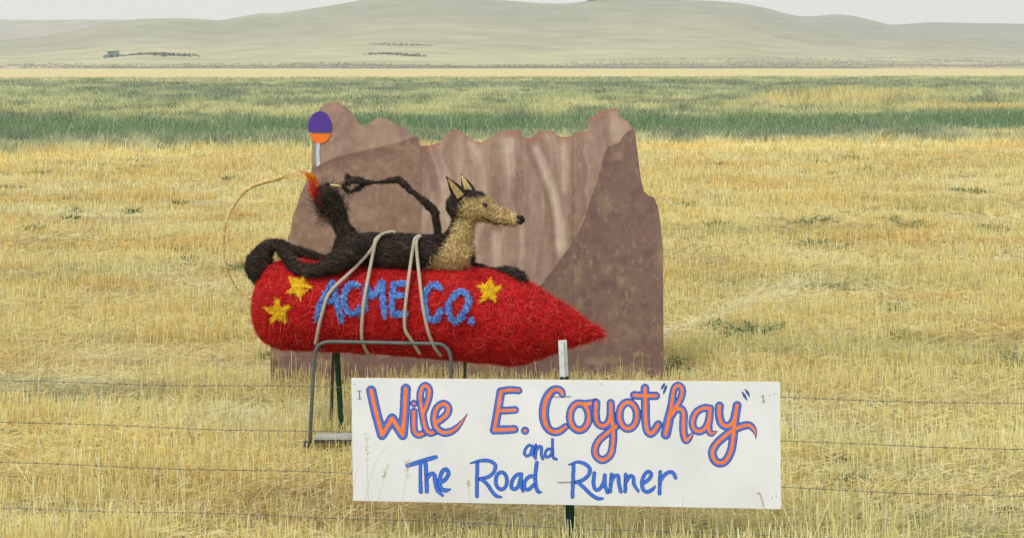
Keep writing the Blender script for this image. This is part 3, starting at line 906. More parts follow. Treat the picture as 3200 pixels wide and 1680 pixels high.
# ------------------------------------------------------------------ straw animal on the rocket
def chain_tube(bm, pts, n=14, sub=6):
    """pts: (px, py, depth offset, radius px)"""
    sp = spline([(*P(x, y_, DR + o), r / F * DR) for x, y_, o, r in pts], sub)
    ps = [Vector(p[:3]) for p in sp]; rs = [max(0.002, p[3]) for p in sp]
    t0 = (ps[0] - ps[1]).normalized(); t1 = (ps[-1] - ps[-2]).normalized()
    r0, r1 = rs[0], rs[-1]                       # rounded ends
    ps = [ps[0] + t0 * r0 * 0.95, ps[0] + t0 * r0 * 0.6] + ps + [ps[-1] + t1 * r1 * 0.6, ps[-1] + t1 * r1 * 0.95]
    rs = [r0 * 0.3, r0 * 0.8] + rs + [r1 * 0.8, r1 * 0.3]
    tube(bm, ps, rs, n)

ANI = {
    'torso': [(1085, 778, 0, 44), (1140, 782, 0, 52), (1220, 786, 0, 54), (1310, 788, 0, 54), (1380, 788, 0, 57), (1430, 792, 0, 56)],
    'neck': [(1408, 790, 0, 58), (1432, 745, 0, 46), (1447, 705, 0, 37), (1456, 672, 0, 34), (1464, 650, 0, 38)],
    'skull': [(1438, 646, 0, 44), (1470, 644, 0, 50), (1502, 650, 0, 42), (1530, 662, 0, 31)],
    'muzzle': [(1505, 654, 0, 36), (1540, 668, 0, 27), (1575, 679, 0, 22), (1606, 686, 0, 17)],
    'tail': [(1098, 782, 0, 42), (1080, 735, 0, 28), (1065, 695, 0, 25), (1048, 660, 0, 27), (1030, 632, 0, 32), (1014, 614, 0, 30)],
    'near_thigh': [(1105, 775, -0.10, 44), (1060, 812, -0.17, 32), (1000, 842, -0.20, 23), (945, 845, -0.18, 19), (915, 826, -0.14, 18), (890, 792, -0.08, 17), (868, 770, -0.03, 17), (845, 768, 0, 18), (824, 788, 0.0, 26), (810, 815, 0.0, 35), (808, 845, 0, 35), (816, 866, 0, 26)],
    'far_leg': [(1080, 800, 0.12, 26), (1015, 812, 0.15, 16), (960, 796, 0.14, 15), (915, 782, 0.12, 15), (880, 768, 0.10, 15), (848, 764, 0.10, 18), (828, 785, 0.12, 24), (822, 815, 0.12, 26), (825, 840, 0.12, 20)],
    'raised_arm': [(1380, 768, -0.06, 18), (1370, 728, -0.09, 13), (1364, 694, -0.10, 11.5), (1361, 672, -0.10, 12), (1352, 654, -0.10, 11.5), (1320, 626, -0.10, 10), (1284, 594, -0.10, 9.5), (1256, 570, -0.10, 10.5), (1242, 563, -0.10, 9.5), (1222, 564, -0.10, 8), (1180, 569, -0.10, 7), (1134, 572, -0.10, 8.5)],
    'digit_a': [(1136, 566, -0.10, 7), (1112, 560, -0.10, 6.5), (1090, 553, -0.11, 6), (1085, 557, -0.12, 5)],
    'digit_b': [(1132, 580, -0.10, 7), (1112, 594, -0.10, 6.5), (1092, 599, -0.10, 6), (1073, 588, -0.10, 5)],
    'digit_c': [(1134, 570, -0.12, 7), (1105, 568, -0.13, 6), (1082, 574, -0.12, 6), (1070, 582, -0.10, 5)],
    'far_forearm': [(1432, 806, 0.14, 24), (1472, 830, 0.12, 17), (1520, 846, 0.08, 13), (1562, 852, 0.04, 12), (1590, 852, 0.02, 16), (1608, 856, 0.0, 15)],
    'digit_d': [(1605, 850, -0.02, 8), (1626, 856, -0.04, 7), (1639, 870, -0.05, 6), (1640, 886, -0.05, 5)],
    'digit_e': [(1602, 858, -0.05, 8), (1618, 868, -0.08, 7), (1624, 884, -0.09, 5)],
    'digit_f': [(1598, 856, 0.04, 8), (1620, 858, 0.05, 7), (1634, 872, 0.05, 5)],
}
root_ani = empty('straw_animal', P(1250, 838, DR))
def animal():
    bm = bmesh.new()
    for k, pts in ANI.items():
        chain_tube(bm, pts)
    me = bpy.data.meshes.new('tmp'); bm.to_mesh(me); bm.free()
    o = bpy.data.objects.new('tmp', me); C.objects.link(o)
    r = o.modifiers.new('r', 'REMESH'); r.mode = 'VOXEL'; r.voxel_size = 0.0075
    s = o.modifiers.new('s', 'SMOOTH'); s.factor = 0.5; s.iterations = 4
    dg = bpy.context.evaluated_depsgraph_get()
    ev = bpy.data.meshes.new_from_object(o.evaluated_get(dg))
    bpy.data.objects.remove(o); bpy.data.meshes.remove(me)
    n = len(ev.vertices)
    V = np.empty(n * 3, np.float32); ev.vertices.foreach_get('co', V); V = V.reshape(-1, 3).astype(float)
    ev.calc_loop_triangles()
    T = np.empty(len(ev.loop_triangles) * 3, np.int32); ev.loop_triangles.foreach_get('vertices', T); T = T.reshape(-1, 3)
    bpy.data.meshes.remove(ev)
    lum = (fbm(V[:, 0] * 14, V[:, 2] * 14, 401, 3) - 0.5)
    nrm = unit(np.cross(V[T[:, 1]] - V[T[:, 0]], V[T[:, 2]] - V[T[:, 0]]))
    vn = np.zeros_like(V); np.add.at(vn, T.ravel(), np.repeat(nrm, 3, 0)); vn = unit(vn)
    V = V + vn * (lum * 0.024 + (fbm(V[:, 0] * 45, V[:, 2] * 45, 403, 2) - 0.5) * 0.010)[:, None]
    DARK = s2l((46, 38, 33)); TAN = s2l((198, 170, 112))
    def tanmask(p):
        x = CX + p[:, 0] * F / p[:, 1]; y_ = HY + (H - p[:, 2]) * F / p[:, 1]
        jit = RNG.normal(0, 7, len(p))
        xb = np.interp(y_, [600, 628, 690, 760, 800, 845], [1560, 1448, 1428, 1392, 1362, 1330]) + jit
        t = (x > xb) & (y_ < 845) & ~((x > 1468) & (y_ > 800)) & ~((p[:, 1] > DR + 0.11) & (y_ > 795))
        return t
    tm = tanmask(V)
    col = np.where(tm[:, None], TAN * 0.75, DARK)
    body = mesh_np('body', V, T, M_strawbody, root_ani, cols=col, smooth=True)
    n = 30000
    p, N = surf_sample(V, T, n)
    t = tanmask(p)
    base = np.where(t[:, None], RNG.normal(0, 1, (n, 3)), RNG.normal(0, 0.35, (n, 3)) + np.array([1.0, 0, -0.12]))
    xx = CX + p[:, 0] * F / p[:, 1]; zz = HY + (H - p[:, 2]) * F / p[:, 1]
    vert = (~t) & (((xx < 1095) & (zz < 750) & (xx > 990)) | ((xx > 1330) & (xx < 1390) & (zz < 730)))
    base = np.where(vert[:, None], RNG.normal(0, 0.35, (n, 3)) + np.array([-0.45, 0, 1.0]), base)
    Tg = unit(base - N * (base * N).sum(1)[:, None])
    DK = np.array([s2l(c_) for c_ in ((48, 40, 34), (70, 58, 48), (32, 26, 24), (104, 90, 74))])
    TN = np.array([s2l(c_) for c_ in ((206, 178, 118), (222, 198, 140), (178, 148, 92), (238, 218, 166), (150, 122, 74))])
    cc = np.where(t[:, None], TN[RNG.choice(5, n)], DK[RNG.choice(4, n, p=[.4, .3, .2, .1])]) * RNG.uniform(0.8, 1.2, n)[:, None]
    arm = (xx > 1060) & (xx < 1392) & (zz < 735) & (p[:, 1] < DR - 0.03) & (zz < 520 + (xx - 1060) * 0.9)
    thin = arm & (RNG.random(n) < 0.9)
    L = np.where(thin, 0.016, RNG.uniform(0.025, 0.085, n))
    lf = np.where((RNG.random(n) < 0.12) & ~thin, 2.2, 1.0)[:, None] * np.array([0.002, 0.006, 0.016])
    fr = fibres(p, N, Tg, L, RNG.uniform(0.0008, 0.0020, n), cc, lift=lf)
    # bristling end of the tail
    m = 2300
    c0 = np.array(P(1034, 646, DR))
    ax = np.array([-0.45, 0, 1.0]); ax /= np.linalg.norm(ax)
    dirs = unit(ax * RNG.uniform(0.0, 0.9, (m, 1)) + RNG.normal(0, 0.5, (m, 3)))
    b0 = c0 + ax * RNG.uniform(-0.06, 0.05, (m, 1)) + RNG.normal(0, 0.036, (m, 3))
    L = RNG.uniform(0.05, 0.13, m)
    br = fibres(b0 + dirs * (L / 2)[:, None], unit(RNG.normal(0, 1, (m, 3))), dirs, L, RNG.uniform(0.0008, 0.0017, m), DK[RNG.choice(4, m)])
    # long stray bristles
    m = 60
    dirs = unit(RNG.normal(0, 1, (m, 3)) + np.array([-0.2, 0, 0.2])); L = RNG.uniform(0.12, 0.2, m)
    lb = fibres(np.array(P(1035, 640, DR)) + dirs * (L / 2)[:, None], unit(RNG.normal(0, 1, (m, 3))), dirs, L, RNG.uniform(0.0005, 0.0009, m), DK[RNG.choice(4, m)])
    Vq, Qq, Cq = join([fr, br, lb])
    f = mesh_np('straw_cover', Vq, Qq, M_straw, root_ani, cols=Cq)
    f.parent = body; f.matrix_parent_inverse = Matrix.Identity(4)
    # red and yellow straw tied to the tail end
    m = 520
    path = np.array(spline([tuple(P(x, y_, DR - 0.04)) for x, y_ in ((1010, 628), (990, 612), (978, 592), (982, 572), (975, 556), (962, 546))], 12))
    k = RNG.integers(0, len(path) - 1, m); s = k / len(path)
    tng = unit(path[np.minimum(k + 1, len(path) - 1)] - path[np.maximum(k - 1, 0)])
    rad = np.interp(s, [0, 0.3, 0.6, 1], [0.030, 0.032, 0.020, 0.008])
    b0 = path[k] + RNG.normal(0, 0.6, (m, 3)) * rad[:, None]
    dirs = unit(tng + RNG.normal(0, 0.32, (m, 3)))
    RD = s2l((206, 26, 24)); YL = s2l((232, 166, 20)); OR = s2l((222, 96, 34))
    cc = np.where((s + RNG.normal(0, 0.06, m) > 0.58)[:, None], np.where((RNG.random(m) < 0.55)[:, None], YL, OR), RD) * RNG.uniform(0.75, 1.2, (m, 1))
    f1 = fibres(b0, unit(RNG.normal(0, 1, (m, 3))), dirs, RNG.uniform(0.03, 0.075, m), RNG.uniform(0.001, 0.002, m), cc)
    m = 16
    b0 = np.array(P(966, 552, DR - 0.04)) + RNG.normal(0, 0.012, (m, 3))
    dirs = unit(np.stack([RNG.uniform(-1.2, -0.2, m), RNG.normal(0, 0.2, m), RNG.uniform(0.1, 0.7, m)], -1)); L = RNG.uniform(0.05, 0.12, m)
    f2 = fibres(b0 + dirs * (L / 2)[:, None], unit(RNG.normal(0, 1, (m, 3))), dirs, L, RNG.uniform(0.0008, 0.0016, m), OR * RNG.uniform(0.7, 1.2, (m, 1)))
    Vq, Qq, Cq = join([f1, f2])
    fl = mesh_np('tail_flame', Vq, Qq, M_straw, root_ani, cols=Cq); fl['label'] = 'red and yellow straw tuft at the tail tip'
    # ears, eyes, nose
    M_ear = mat('ear_mat', (52, 44, 38), noise=(60, 0.35), bump=(90, 0.8, 0.01))
    M_earin = mat('inner_ear_mat', (190, 164, 112), noise=(60, 0.3), bump=(90, 0.8, 0.01))
    for (bx, by, off), (tx, ty, toff), wdt in (((1442, 618, -0.055), (1392, 548, -0.12), 20), ((1472, 614, 0.05), (1440, 540, 0.11), 20)):
        b0 = P(bx, by, DR + off); tp = P(tx, ty, DR + toff)
        ax = (tp - b0); L = ax.length; ax.normalize()
        sd = ax.cross(Vector((0, -1, 0.15))).normalized(); nn = sd.cross(ax).normalized()
        if nn.y > 0: nn = -nn
        bm = bmesh.new(); rows = []
        for t_ in np.linspace(-0.12, 1, 12):
            ww = wdt / F * DR * max(0.03, (1 - max(t_, 0) ** 1.6)) * (0.82 + 0.4 * math.sin(math.pi * min(1, max(0, t_ + .1))))
            ring = []
            for a in np.linspace(0, 2 * math.pi, 12, endpoint=False):
                ring.append(bm.verts.new(b0 + ax * (L * t_) + sd * (ww * math.cos(a)) + nn * (ww * 0.28 * math.sin(a) - 0.012 * (math.cos(a) ** 2) * 0)))
            rows.append(ring)
        for r0, r1 in zip(rows, rows[1:]):
            for i in range(12): bm.faces.new((r0[i], r0[(i + 1) % 12], r1[(i + 1) % 12], r1[i]))
        bm.faces.new(list(reversed(rows[0]))); bm.faces.new(rows[-1])
        bmesh.ops.recalc_face_normals(bm, faces=bm.faces)
        ear = obj('ear', bm, M_ear, root_ani)
        bm = bmesh.new(); l_, r_ = [], []
        for t_ in np.linspace(0.08, 0.86, 9):
            ww = wdt / F * DR * (1 - t_ ** 1.6) * 0.62
            c_ = b0 + ax * (L * t_) + nn * (wdt / F * DR * 0.34 + 0.002)
            l_.append(bm.verts.new(c_ - sd * ww)); r_.append(bm.verts.new(c_ + sd * ww))
        for i in range(8): bm.faces.new((l_[i], r_[i], r_[i + 1], l_[i + 1]))
        inn = obj('inner_ear', bm, M_earin, root_ani); inn.parent = ear; inn.matrix_parent_inverse = Matrix.Identity(4)
    for off in (-0.078, 0.078):
        bm = bmesh.new()
        bmesh.ops.create_uvsphere(bm, u_segments=16, v_segments=10, radius=0.017)
        bmesh.ops.translate(bm, vec=P(1516, 640, DR + off), verts=bm.verts)
        obj('eye', bm, M_eye, root_ani)
    bm = bmesh.new()
    bmesh.ops.create_uvsphere(bm, u_segments=20, v_segments=14, radius=0.038)
    for v in bm.verts: v.co = Vector((v.co.x * 1.05, v.co.y * 1.1, v.co.z * 0.85)); v.co *= 1 + 0.12 * math.sin(v.co.x * 160) * math.sin(v.co.z * 140)
    bmesh.ops.translate(bm, vec=P(1622, 686, DR), verts=bm.verts)
    obj('nose', bm, mat('nose_mat', (24, 26, 28), bump=(60, 0.8, 0.01)), root_ani)
    # seam of the mouth
    bm = bmesh.new()
    tube(bm, [Vector(p) for p in spline([tuple(P(x, y_, DR - o)) for x, y_, o in ((1600, 700, 0.030), (1572, 700, 0.040), (1545, 696, 0.055), (1518, 684, 0.078), (1504, 676, 0.092))], 6)], 0.0035, 6)
    obj('mouth', bm, M_black, root_ani)
    tag(root_ani, 'lanky dark brown straw animal with tan head and chest lying along the red rocket', 'straw animal')
    return BVHTree.FromPolygons([Vector(v) for v in V], [tuple(int(i) for i in t_) for t_ in T])
ani_bvh = animal()

def matchstick():
    r = empty('matchstick', P(1060, 580, DR - 0.10))
    bm = bmesh.new(); tube(bm, [P(1090, 584, DR - 0.105), P(1030, 577, DR - 0.105)], 0.0055, 8); obj('stick', bm, M_match, r)
    bm = bmesh.new(); bmesh.ops.create_uvsphere(bm, u_segments=14, v_segments=10, radius=0.014)
    for v in bm.verts: v.co.x *= 1.25
    bmesh.ops.translate(bm, vec=P(1024, 576, DR - 0.105), verts=bm.verts); obj('match_head', bm, M_black, r)
    tag(r, "oversized match with a black head held in the animal's raised paw", 'match')
matchstick()

# ------------------------------------------------------------------ ropes over the animal and the rocket
def strap(bm, pts):
    px_ = np.array(spline(pts, 10)); dep = []
    for x, y_ in px_:
        ds = [h.y for h in (ray(x, y_, b)[0] for b in (ani_bvh, rocket_bvh)) if h is not None]
        dep.append(min(ds) if ds else np.nan)
    dep = np.array(dep); ok = ~np.isnan(dep); ix = np.arange(len(dep))
    dep = np.interp(ix, ix[ok], dep[ok])
    mn = np.array([dep[max(0, i - 3):i + 4].min() for i in ix])
    k = np.ones(9) / 9
    sm = np.convolve(np.pad(mn, 4, mode='edge'), k, mode='valid')
    tube(bm, [P(x, y_, d - 0.026) for (x, y_), d in zip(px_, sm)], 0.0115, 8)
def ropes():
    bm = bmesh.new()
    strap(bm, [(1236, 727), (1222, 724), (1195, 732), (1174, 748), (1162, 778), (1100, 845), (1031, 913), (1006, 980), (994, 1031), (986, 1075)])
    strap(bm, [(1186, 738), (1174, 756), (1166, 790), (1150, 870), (1137, 944), (1131, 1010), (1131, 1056), (1140, 1085), (1151, 1104)])
    o = obj('rope', bm, M_rope); tag(o, 'pale grey tie-down rope over the animal near its hips with one strand slanting left', 'rope', 'tie-down ropes')
    bm = bmesh.new()
    strap(bm, [(1312, 735), (1302, 741), (1294, 756), (1280, 845), (1268, 944), (1264, 1000), (1268, 1034), (1288, 1066), (1312, 1104)])
    strap(bm, [(1316, 736), (1303, 748), (1302, 780), (1312, 880), (1322, 960), (1334, 1020), (1346, 1058), (1362, 1090), (1378, 1110)])
    o = obj('rope', bm, M_rope); tag(o, "pale grey tie-down rope over the animal's back between the E and the second C", 'rope', 'tie-down ropes')
ropes()

# ------------------------------------------------------------------ cart
DF, DK_ = 9.27, 9.80
def cart():
    r = empty('metal_cart', P(1190, 1400, 9.45))
    def hoop(pts, d, rad, m):
        bm = bmesh.new(); tube(bm, [Vector(p) for p in spline([tuple(P(x, y_, d)) for x, y_ in pts], 7)], rad, 12)
        return obj('hoop', bm, m, r)
    hoop([(966, 1404), (971, 1320), (976, 1230), (982, 1130), (986, 1098), (996, 1078), (1016, 1069), (1040, 1067), (1120, 1068), (1250, 1071), (1350, 1073), (1380, 1076), (1400, 1092), (1409, 1120), (1410, 1180), (1404, 1300), (1398, 1404)], DF, 0.0120, M_steel)
    hoop([(1034, 1350), (1037, 1250), (1041, 1120), (1048, 1070), (1070, 1050), (1120, 1046), (1250, 1048), (1390, 1050), (1430, 1056), (1448, 1080), (1453, 1150), (1450, 1250), (1446, 1350)], DK_, 0.0112, M_rust)
    for (x0, y0), (x1, y1) in (((992, 1090), (1046, 1072)), ((1402, 1100), (1444, 1074))):
        bm = bmesh.new(); tube(bm, [P(x0, y0, DF + 0.02), P(x1, y1, DK_ - 0.02)], 0.010, 10); obj('side_bar', bm, M_rust, r)
    a = P(975, 1374, DF); b = P(1400, 1384, DF)
    bm = bmesh.new()
    n = 12
    for i in range(1): box(bm, a.x + 0.02, b.x, DF - 0.05, DF + 0.05, a.z + 0.014, a.z + 0.034, 0.002)
    obj('shelf', bm, M_shelf, r, False)
    bm = bmesh.new(); box(bm, a.x + 0.02, b.x, DF - 0.046, DF + 0.046, a.z - 0.010, a.z + 0.012, 0.002); obj('shelf_shadow_edge', bm, M_rust, r, False)  # dark strip: the shelf's lower edge with the shadow below it built in
    for x, y_, d in ((960, 1406, DF), (1404, 1406, DF), (1034, 1352, DK_), (1446, 1352, DK_)):
        bm = bmesh.new(); p = P(x, y_, d)
        tube(bm, [Vector((p.x - 0.012, d - 0.02, 0.035)), Vector((p.x + 0.012, d - 0.02, 0.035))], 0.035, 16)
        w_ = obj('caster', bm, M_black, r)
        bm = bmesh.new(); box(bm, p.x - 0.02, p.x + 0.02, d - 0.03, d + 0.02, 0.04, 0.085, 0.004)
        f_ = obj('fork', bm, M_rust, r, False); f_.parent = w_; f_.matrix_parent_inverse = Matrix.Identity(4)
    tag(r, 'grey tubular metal cart standing in the stubble and carrying the red rocket', 'cart')
cart()

def tpost(r, top, bottom, m, width=0.036, name='post', flip=False):
    """T-shaped steel post with studs on its face; built between two points"""
    top, bottom = Vector(top), Vector(bottom)
    ax = (top - bottom); L = ax.length; ax.normalize()
    sx = Vector((1, 0, 0)); sx = (sx - ax * sx.dot(ax)).normalized(); sy = ax.cross(sx); sy = -sy if (sy.y < 0) != flip else sy
    w2 = width / 2
    prof = [(-w2, 0), (-0.006, -0.002), (-0.002, 0.002), (0.002, 0.002), (0.006, -0.002), (w2, 0), (w2, 0.004), (0.003, 0.006), (0.003, 0.034), (-0.003, 0.034), (-0.003, 0.006), (-w2, 0.004)]
    bm = bmesh.new()
    f0 = [bm.verts.new(bottom + sx * x + sy * y_) for x, y_ in prof]; f1 = [bm.verts.new(top + sx * x + sy * y_) for x, y_ in prof]
    for i in range(len(prof)): bm.faces.new((f0[i], f0[(i + 1) % len(prof)], f1[(i + 1) % len(prof)], f1[i]))
    bm.faces.new(f1); bm.faces.new(list(reversed(f0)))
    k = 0.05
    while k < L - 0.03:
        c = bottom + ax * k
        vs = [bm.verts.new(c + sx * x + ax * z + sy * y_) for y_ in (0.001, -0.007) for x, z in ((-0.008, -0.006), (0.008, -0.006), (0.008, 0.006), (-0.008, 0.006))]
        for fidx in ((4, 5, 6, 7), (0, 1, 5, 4), (1, 2, 6, 5), (2, 3, 7, 6), (3, 0, 4, 7)): bm.faces.new([vs[i] for i in fidx])
        k += 0.055
    bmesh.ops.recalc_face_normals(bm, faces=bm.faces)
    return obj(name, bm, m, r, False)

o = tpost(None, P(1052, 1085, 9.66), P(1072, 1372, 9.66) + Vector((0, 0, -0.1)), M_greenpost, 0.038, 'steel_stake')
tag(o, 'dark green studded steel stake leaning beside the left rear leg of the cart', 'stake')

# ------------------------------------------------------------------ sign
LA, LB = (-0.84, 7.47), (1.354, 7.20)
def sign_d(px):
    k = (px - CX) / F
    m = (LB[1] - LA[1]) / (LB[0] - LA[0])
    return (LA[1] - m * LA[0]) / (1 - m * k)
SN = Vector((LB[1] - LA[1], -(LB[0] - LA[0]), 0)).normalized()        # faces the camera
def SP(px, py, off=0.0):
    return P(px, py, sign_d(px)) + SN * off
root_sign = empty('painted_sign', SP(1770, 1580))
def sign_board():
    cor = [(1098, 1181), (1103, 1563), (2441, 1589), (2437, 1193)]
    bm = bmesh.new()
    f = [bm.verts.new(SP(x, y_)) for x, y_ in cor]; b = [bm.verts.new(SP(x, y_, -0.013)) for x, y_ in cor]
    bm.faces.new(f); bm.faces.new(list(reversed(b)))
    for i in range(4): bm.faces.new((f[i], b[i], b[(i + 1) % 4], f[(i + 1) % 4]))
    bmesh.ops.recalc_face_normals(bm, faces=bm.faces)
    o = obj('board', bm, M_sign, root_sign, False)
    o.data.materials.append(M_signedge)
    for p in o.data.polygons:
        if abs(p.normal.z) > 0.7: p.material_index = 1
    # wire stitches through the board, and a few nail heads
    for pts in ([(1117, 1220), (1128, 1219)], [(1123, 1220), (1124, 1243)], [(1118, 1244), (1130, 1243)], [(2380, 1236), (2387, 1235)], [(2384, 1236), (2386, 1253)], [(2382, 1254), (2389, 1252)],
                [(1722, 1238), (1784, 1237)], [(1742, 1505), (1792, 1503)], [(2366, 1537), (2374, 1540), (2380, 1556), (2384, 1572), (2387, 1582)]):
        bm = bmesh.new()
        tube(bm, [Vector(p) for p in spline([tuple(SP(x, y_, 0.0035)) for x, y_ in pts], 4)], 0.0016, 6)
        obj('tie_wire', bm, M_tie, root_sign)
    for x, y_ in ((2406, 1234), (2420, 1228), (2412, 1554), (2425, 1548), (1880, 1198), (1108, 1200)):
        bm = bmesh.new(); bmesh.ops.create_uvsphere(bm, u_segments=8, v_segments=6, radius=0.0028)
        bmesh.ops.translate(bm, vec=SP(x, y_, 0.001), verts=bm.verts)
        obj('nail', bm, M_tie, root_sign)
sign_board()

def g2(*pts): return [((1080 + p[0] / 3.073), (1160 + p[1] / 3.073), *(q_ / 3.073 for q_ in p[2:])) for p in pts]
def g3(*pts): return [((1740 + p[0] / 3.072), (1160 + p[1] / 3.072), *(q_ / 3.072 for q_ in p[2:])) for p in pts]
def ell(f, cx, cy, rx, ry, a0=0, a1=360, tilt=0, n=18):
    out = []
    for a in np.linspace(R(a0), R(a1), n):
        x, y_ = rx * math.cos(a), ry * math.sin(a)
        out.append((cx + x * math.cos(tilt) - y_ * math.sin(tilt), cy + x * math.sin(tilt) + y_ * math.cos(tilt)))
    return f(*out)
# word -> letters -> (half width in trace units, core share, strokes)
BIG = [
    ('Wile', [
        (44, [g2((246, 182), (290, 380), (350, 606)), g2((350, 606), (398, 530), (446, 448)), g2((446, 448), (500, 530), (548, 606)), g2((548, 606), (566, 400), (578, 165))]),
        (33, [g2((656, 382), (656, 530), (668, 585), (708, 606), (762, 582))]),
        (33, [g2((742, 400), (778, 315), (802, 230), (800, 165), (768, 134), (732, 162), (716, 240), (728, 340), (748, 460), (772, 550), (812, 588), (862, 572))]),
        (36, [g2((868, 488), (925, 452), (974, 404), (986, 350), (958, 314), (916, 316), (874, 356), (852, 425), (858, 500), (892, 558), (950, 584, 36), (1010, 574, 34), (1070, 535, 27), (1125, 470, 15), (1174, 398, 2))]),
        (32, [g2((655, 305), (656, 306))]),
    ]),
    ('E.', [
        (38, [g2((1492, 190), (1462, 370), (1428, 562)), g2((1492, 190, 34), (1570, 176, 34), (1662, 180, 32)), g2((1462, 375, 33), (1550, 372, 33), (1628, 366, 33)), g2((1428, 558, 38), (1530, 556, 38), (1622, 552, 36))]),
        (35, [g2((1723, 565), (1724, 566))]),
    ]),
    ('Coyot', [
        (39, [g2((2082, 218, 30), (2066, 184, 34), (2020, 170, 36), (1970, 198, 40), (1925, 275, 44), (1905, 375, 45), (1912, 470, 44), (1945, 545, 38), (2005, 578, 36), (2062, 566, 36), (2112, 528, 32))]),
        (36, [ell(g3, 217, 432, 90, 128), g3((250, 312), (300, 308), (375, 296))]),
        (35, [g3((380, 300), (374, 400), (388, 486), (440, 520), (492, 490), (516, 410), (518, 300)), g3((518, 300), (524, 440), (540, 560), (538, 690), (514, 795), (446, 846), (386, 818), (366, 750), (400, 665), (470, 600), (540, 545), (600, 500))]),
        (36, [ell(g3, 685, 420, 84, 126)]),
        (38, [g3((846, 158), (850, 300), (852, 450), (866, 555), (898, 592), (936, 566), (974, 508)), g3((742, 226, 36), (850, 232, 36), (952, 232, 36))]),
    ]),
    ('hay', [
        (36, [g3((1046, 600, 44), (1070, 480, 44), (1100, 330, 36), (1114, 220, 33), (1134, 152, 33), (1166, 134, 33), (1200, 158, 33), (1202, 212, 33), (1178, 280, 33), (1120, 372, 34)), g3((1092, 430), (1138, 366), (1190, 358), (1216, 400), (1216, 490), (1218, 590), (1238, 656, 34), (1272, 634, 28), (1302, 592, 12))]),
        (34, [g3((1474, 352), (1404, 350), (1338, 392), (1304, 470), (1316, 545), (1366, 572), (1424, 542), (1460, 460), (1472, 358)), g3((1466, 440), (1456, 540, 34), (1482, 592, 28), (1532, 574, 8))]),
        (38, [g3((1562, 328), (1558, 410), (1582, 496), (1638, 522), (1692, 482), (1718, 390), (1732, 324)), g3((1730, 324), (1706, 500), (1692, 640), (1672, 760), (1624, 850), (1566, 876), (1512, 846), (1494, 768), (1534, 690), (1616, 616), (1700, 556), (1782, 522, 36), (1846, 514, 34), (1890, 552, 26), (1908, 600, 12), (1911, 646, 2))]),
    ]),
]
QUOTES = [g3((1034, 112, 4), (1020, 140, 14), (1004, 168, 5)), g3((1056, 128, 4), (1040, 168, 14), (1024, 214, 5)), g3((1778, 192, 4), (1802, 232, 14), (1826, 276, 4)), g3((1808, 168, 4), (1830, 200, 13), (1852, 242, 4))]
SMALL = [
    ('and', 15, [g2((1802, 718), (1762, 706), (1728, 742), (1718, 788), (1742, 808), (1774, 788), (1796, 724), (1794, 790), (1812, 812)), g2((1828, 702), (1824, 832)), g2((1826, 768), (1852, 722), (1880, 724), (1880, 790), (1894, 836)),
                 g2((1986, 650), (1988, 760), (1994, 822), (2024, 840)), g2((1984, 752), (1944, 742), (1918, 778), (1924, 816), (1958, 810), (1986, 770))]),
    ('The', 21, [g2((594, 902, 20), (720, 862, 24), (866, 818, 20)), g2((720, 880, 18), (718, 1010, 18), (722, 1150, 22)), g2((768, 878), (776, 1000), (780, 1148)), g2((782, 1020), (822, 978), (852, 990), (862, 1060), (884, 1138), (932, 1188, 14)),
                 g2((908, 1064), (956, 1034), (988, 980), (970, 938), (932, 952), (906, 1020), (902, 1080), (926, 1128), (966, 1138), (1010, 1126, 6))]),
    ('Road', 19, [g2((1266, 872), (1262, 1030), (1262, 1196)), g2((1200, 878, 8), (1290, 854, 16), (1380, 856), (1436, 894), (1424, 962), (1370, 1008), (1290, 1030)), g2((1300, 1026), (1360, 1080), (1412, 1156), (1454, 1194), (1500, 1202, 8)),
                  ell(g2, 1496, 1046, 54, 82), g2((1690, 984), (1644, 990), (1604, 1040), (1592, 1106), (1622, 1126), (1660, 1096), (1686, 1006), (1682, 1090), (1704, 1150, 12)), g2((1836, 872), (1822, 1000), (1828, 1096), (1850, 1150), (1884, 1154, 6)), g2((1818, 1012), (1772, 1002), (1724, 1050), (1718, 1114), (1756, 1130), (1804, 1088))]),
    ('Runner', 19, [g3((162, 880), (156, 1030), (150, 1200)), g3((114, 892, 8), (200, 866, 16), (270, 884), (316, 930), (306, 988), (250, 1038), (186, 1060)), g3((196, 1056), (260, 1110), (330, 1178), (390, 1214), (440, 1216, 12)),
                    g3((360, 972), (352, 1070), (372, 1130), (414, 1120), (450, 1060), (462, 992), (462, 1080), (486, 1158)), g3((526, 985), (512, 1148)), g3((518, 1064), (552, 1004), (588, 1000), (596, 1070), (614, 1150)), g3((662, 985), (656, 1148)), g3((660, 1064), (700, 1004), (734, 1012), (742, 1080), (782, 1146, 14)),
                    g3((842, 1064), (890, 1024), (906, 978), (876, 958), (842, 988), (818, 1054), (828, 1128), (870, 1152), (918, 1128), (948, 1094, 6)), g3((992, 960), (986, 1168)), g3((990, 1056), (1030, 994), (1080, 962), (1120, 974), (1140, 1016))]),
]
NAVY, BLUE, ORANGE, PURP = s2l((38, 58, 118)), s2l((84, 116, 212)), s2l((250, 132, 56)), s2l((170, 108, 140))
BLUE2, NAVY2 = s2l((66, 118, 222)), s2l((36, 62, 142))

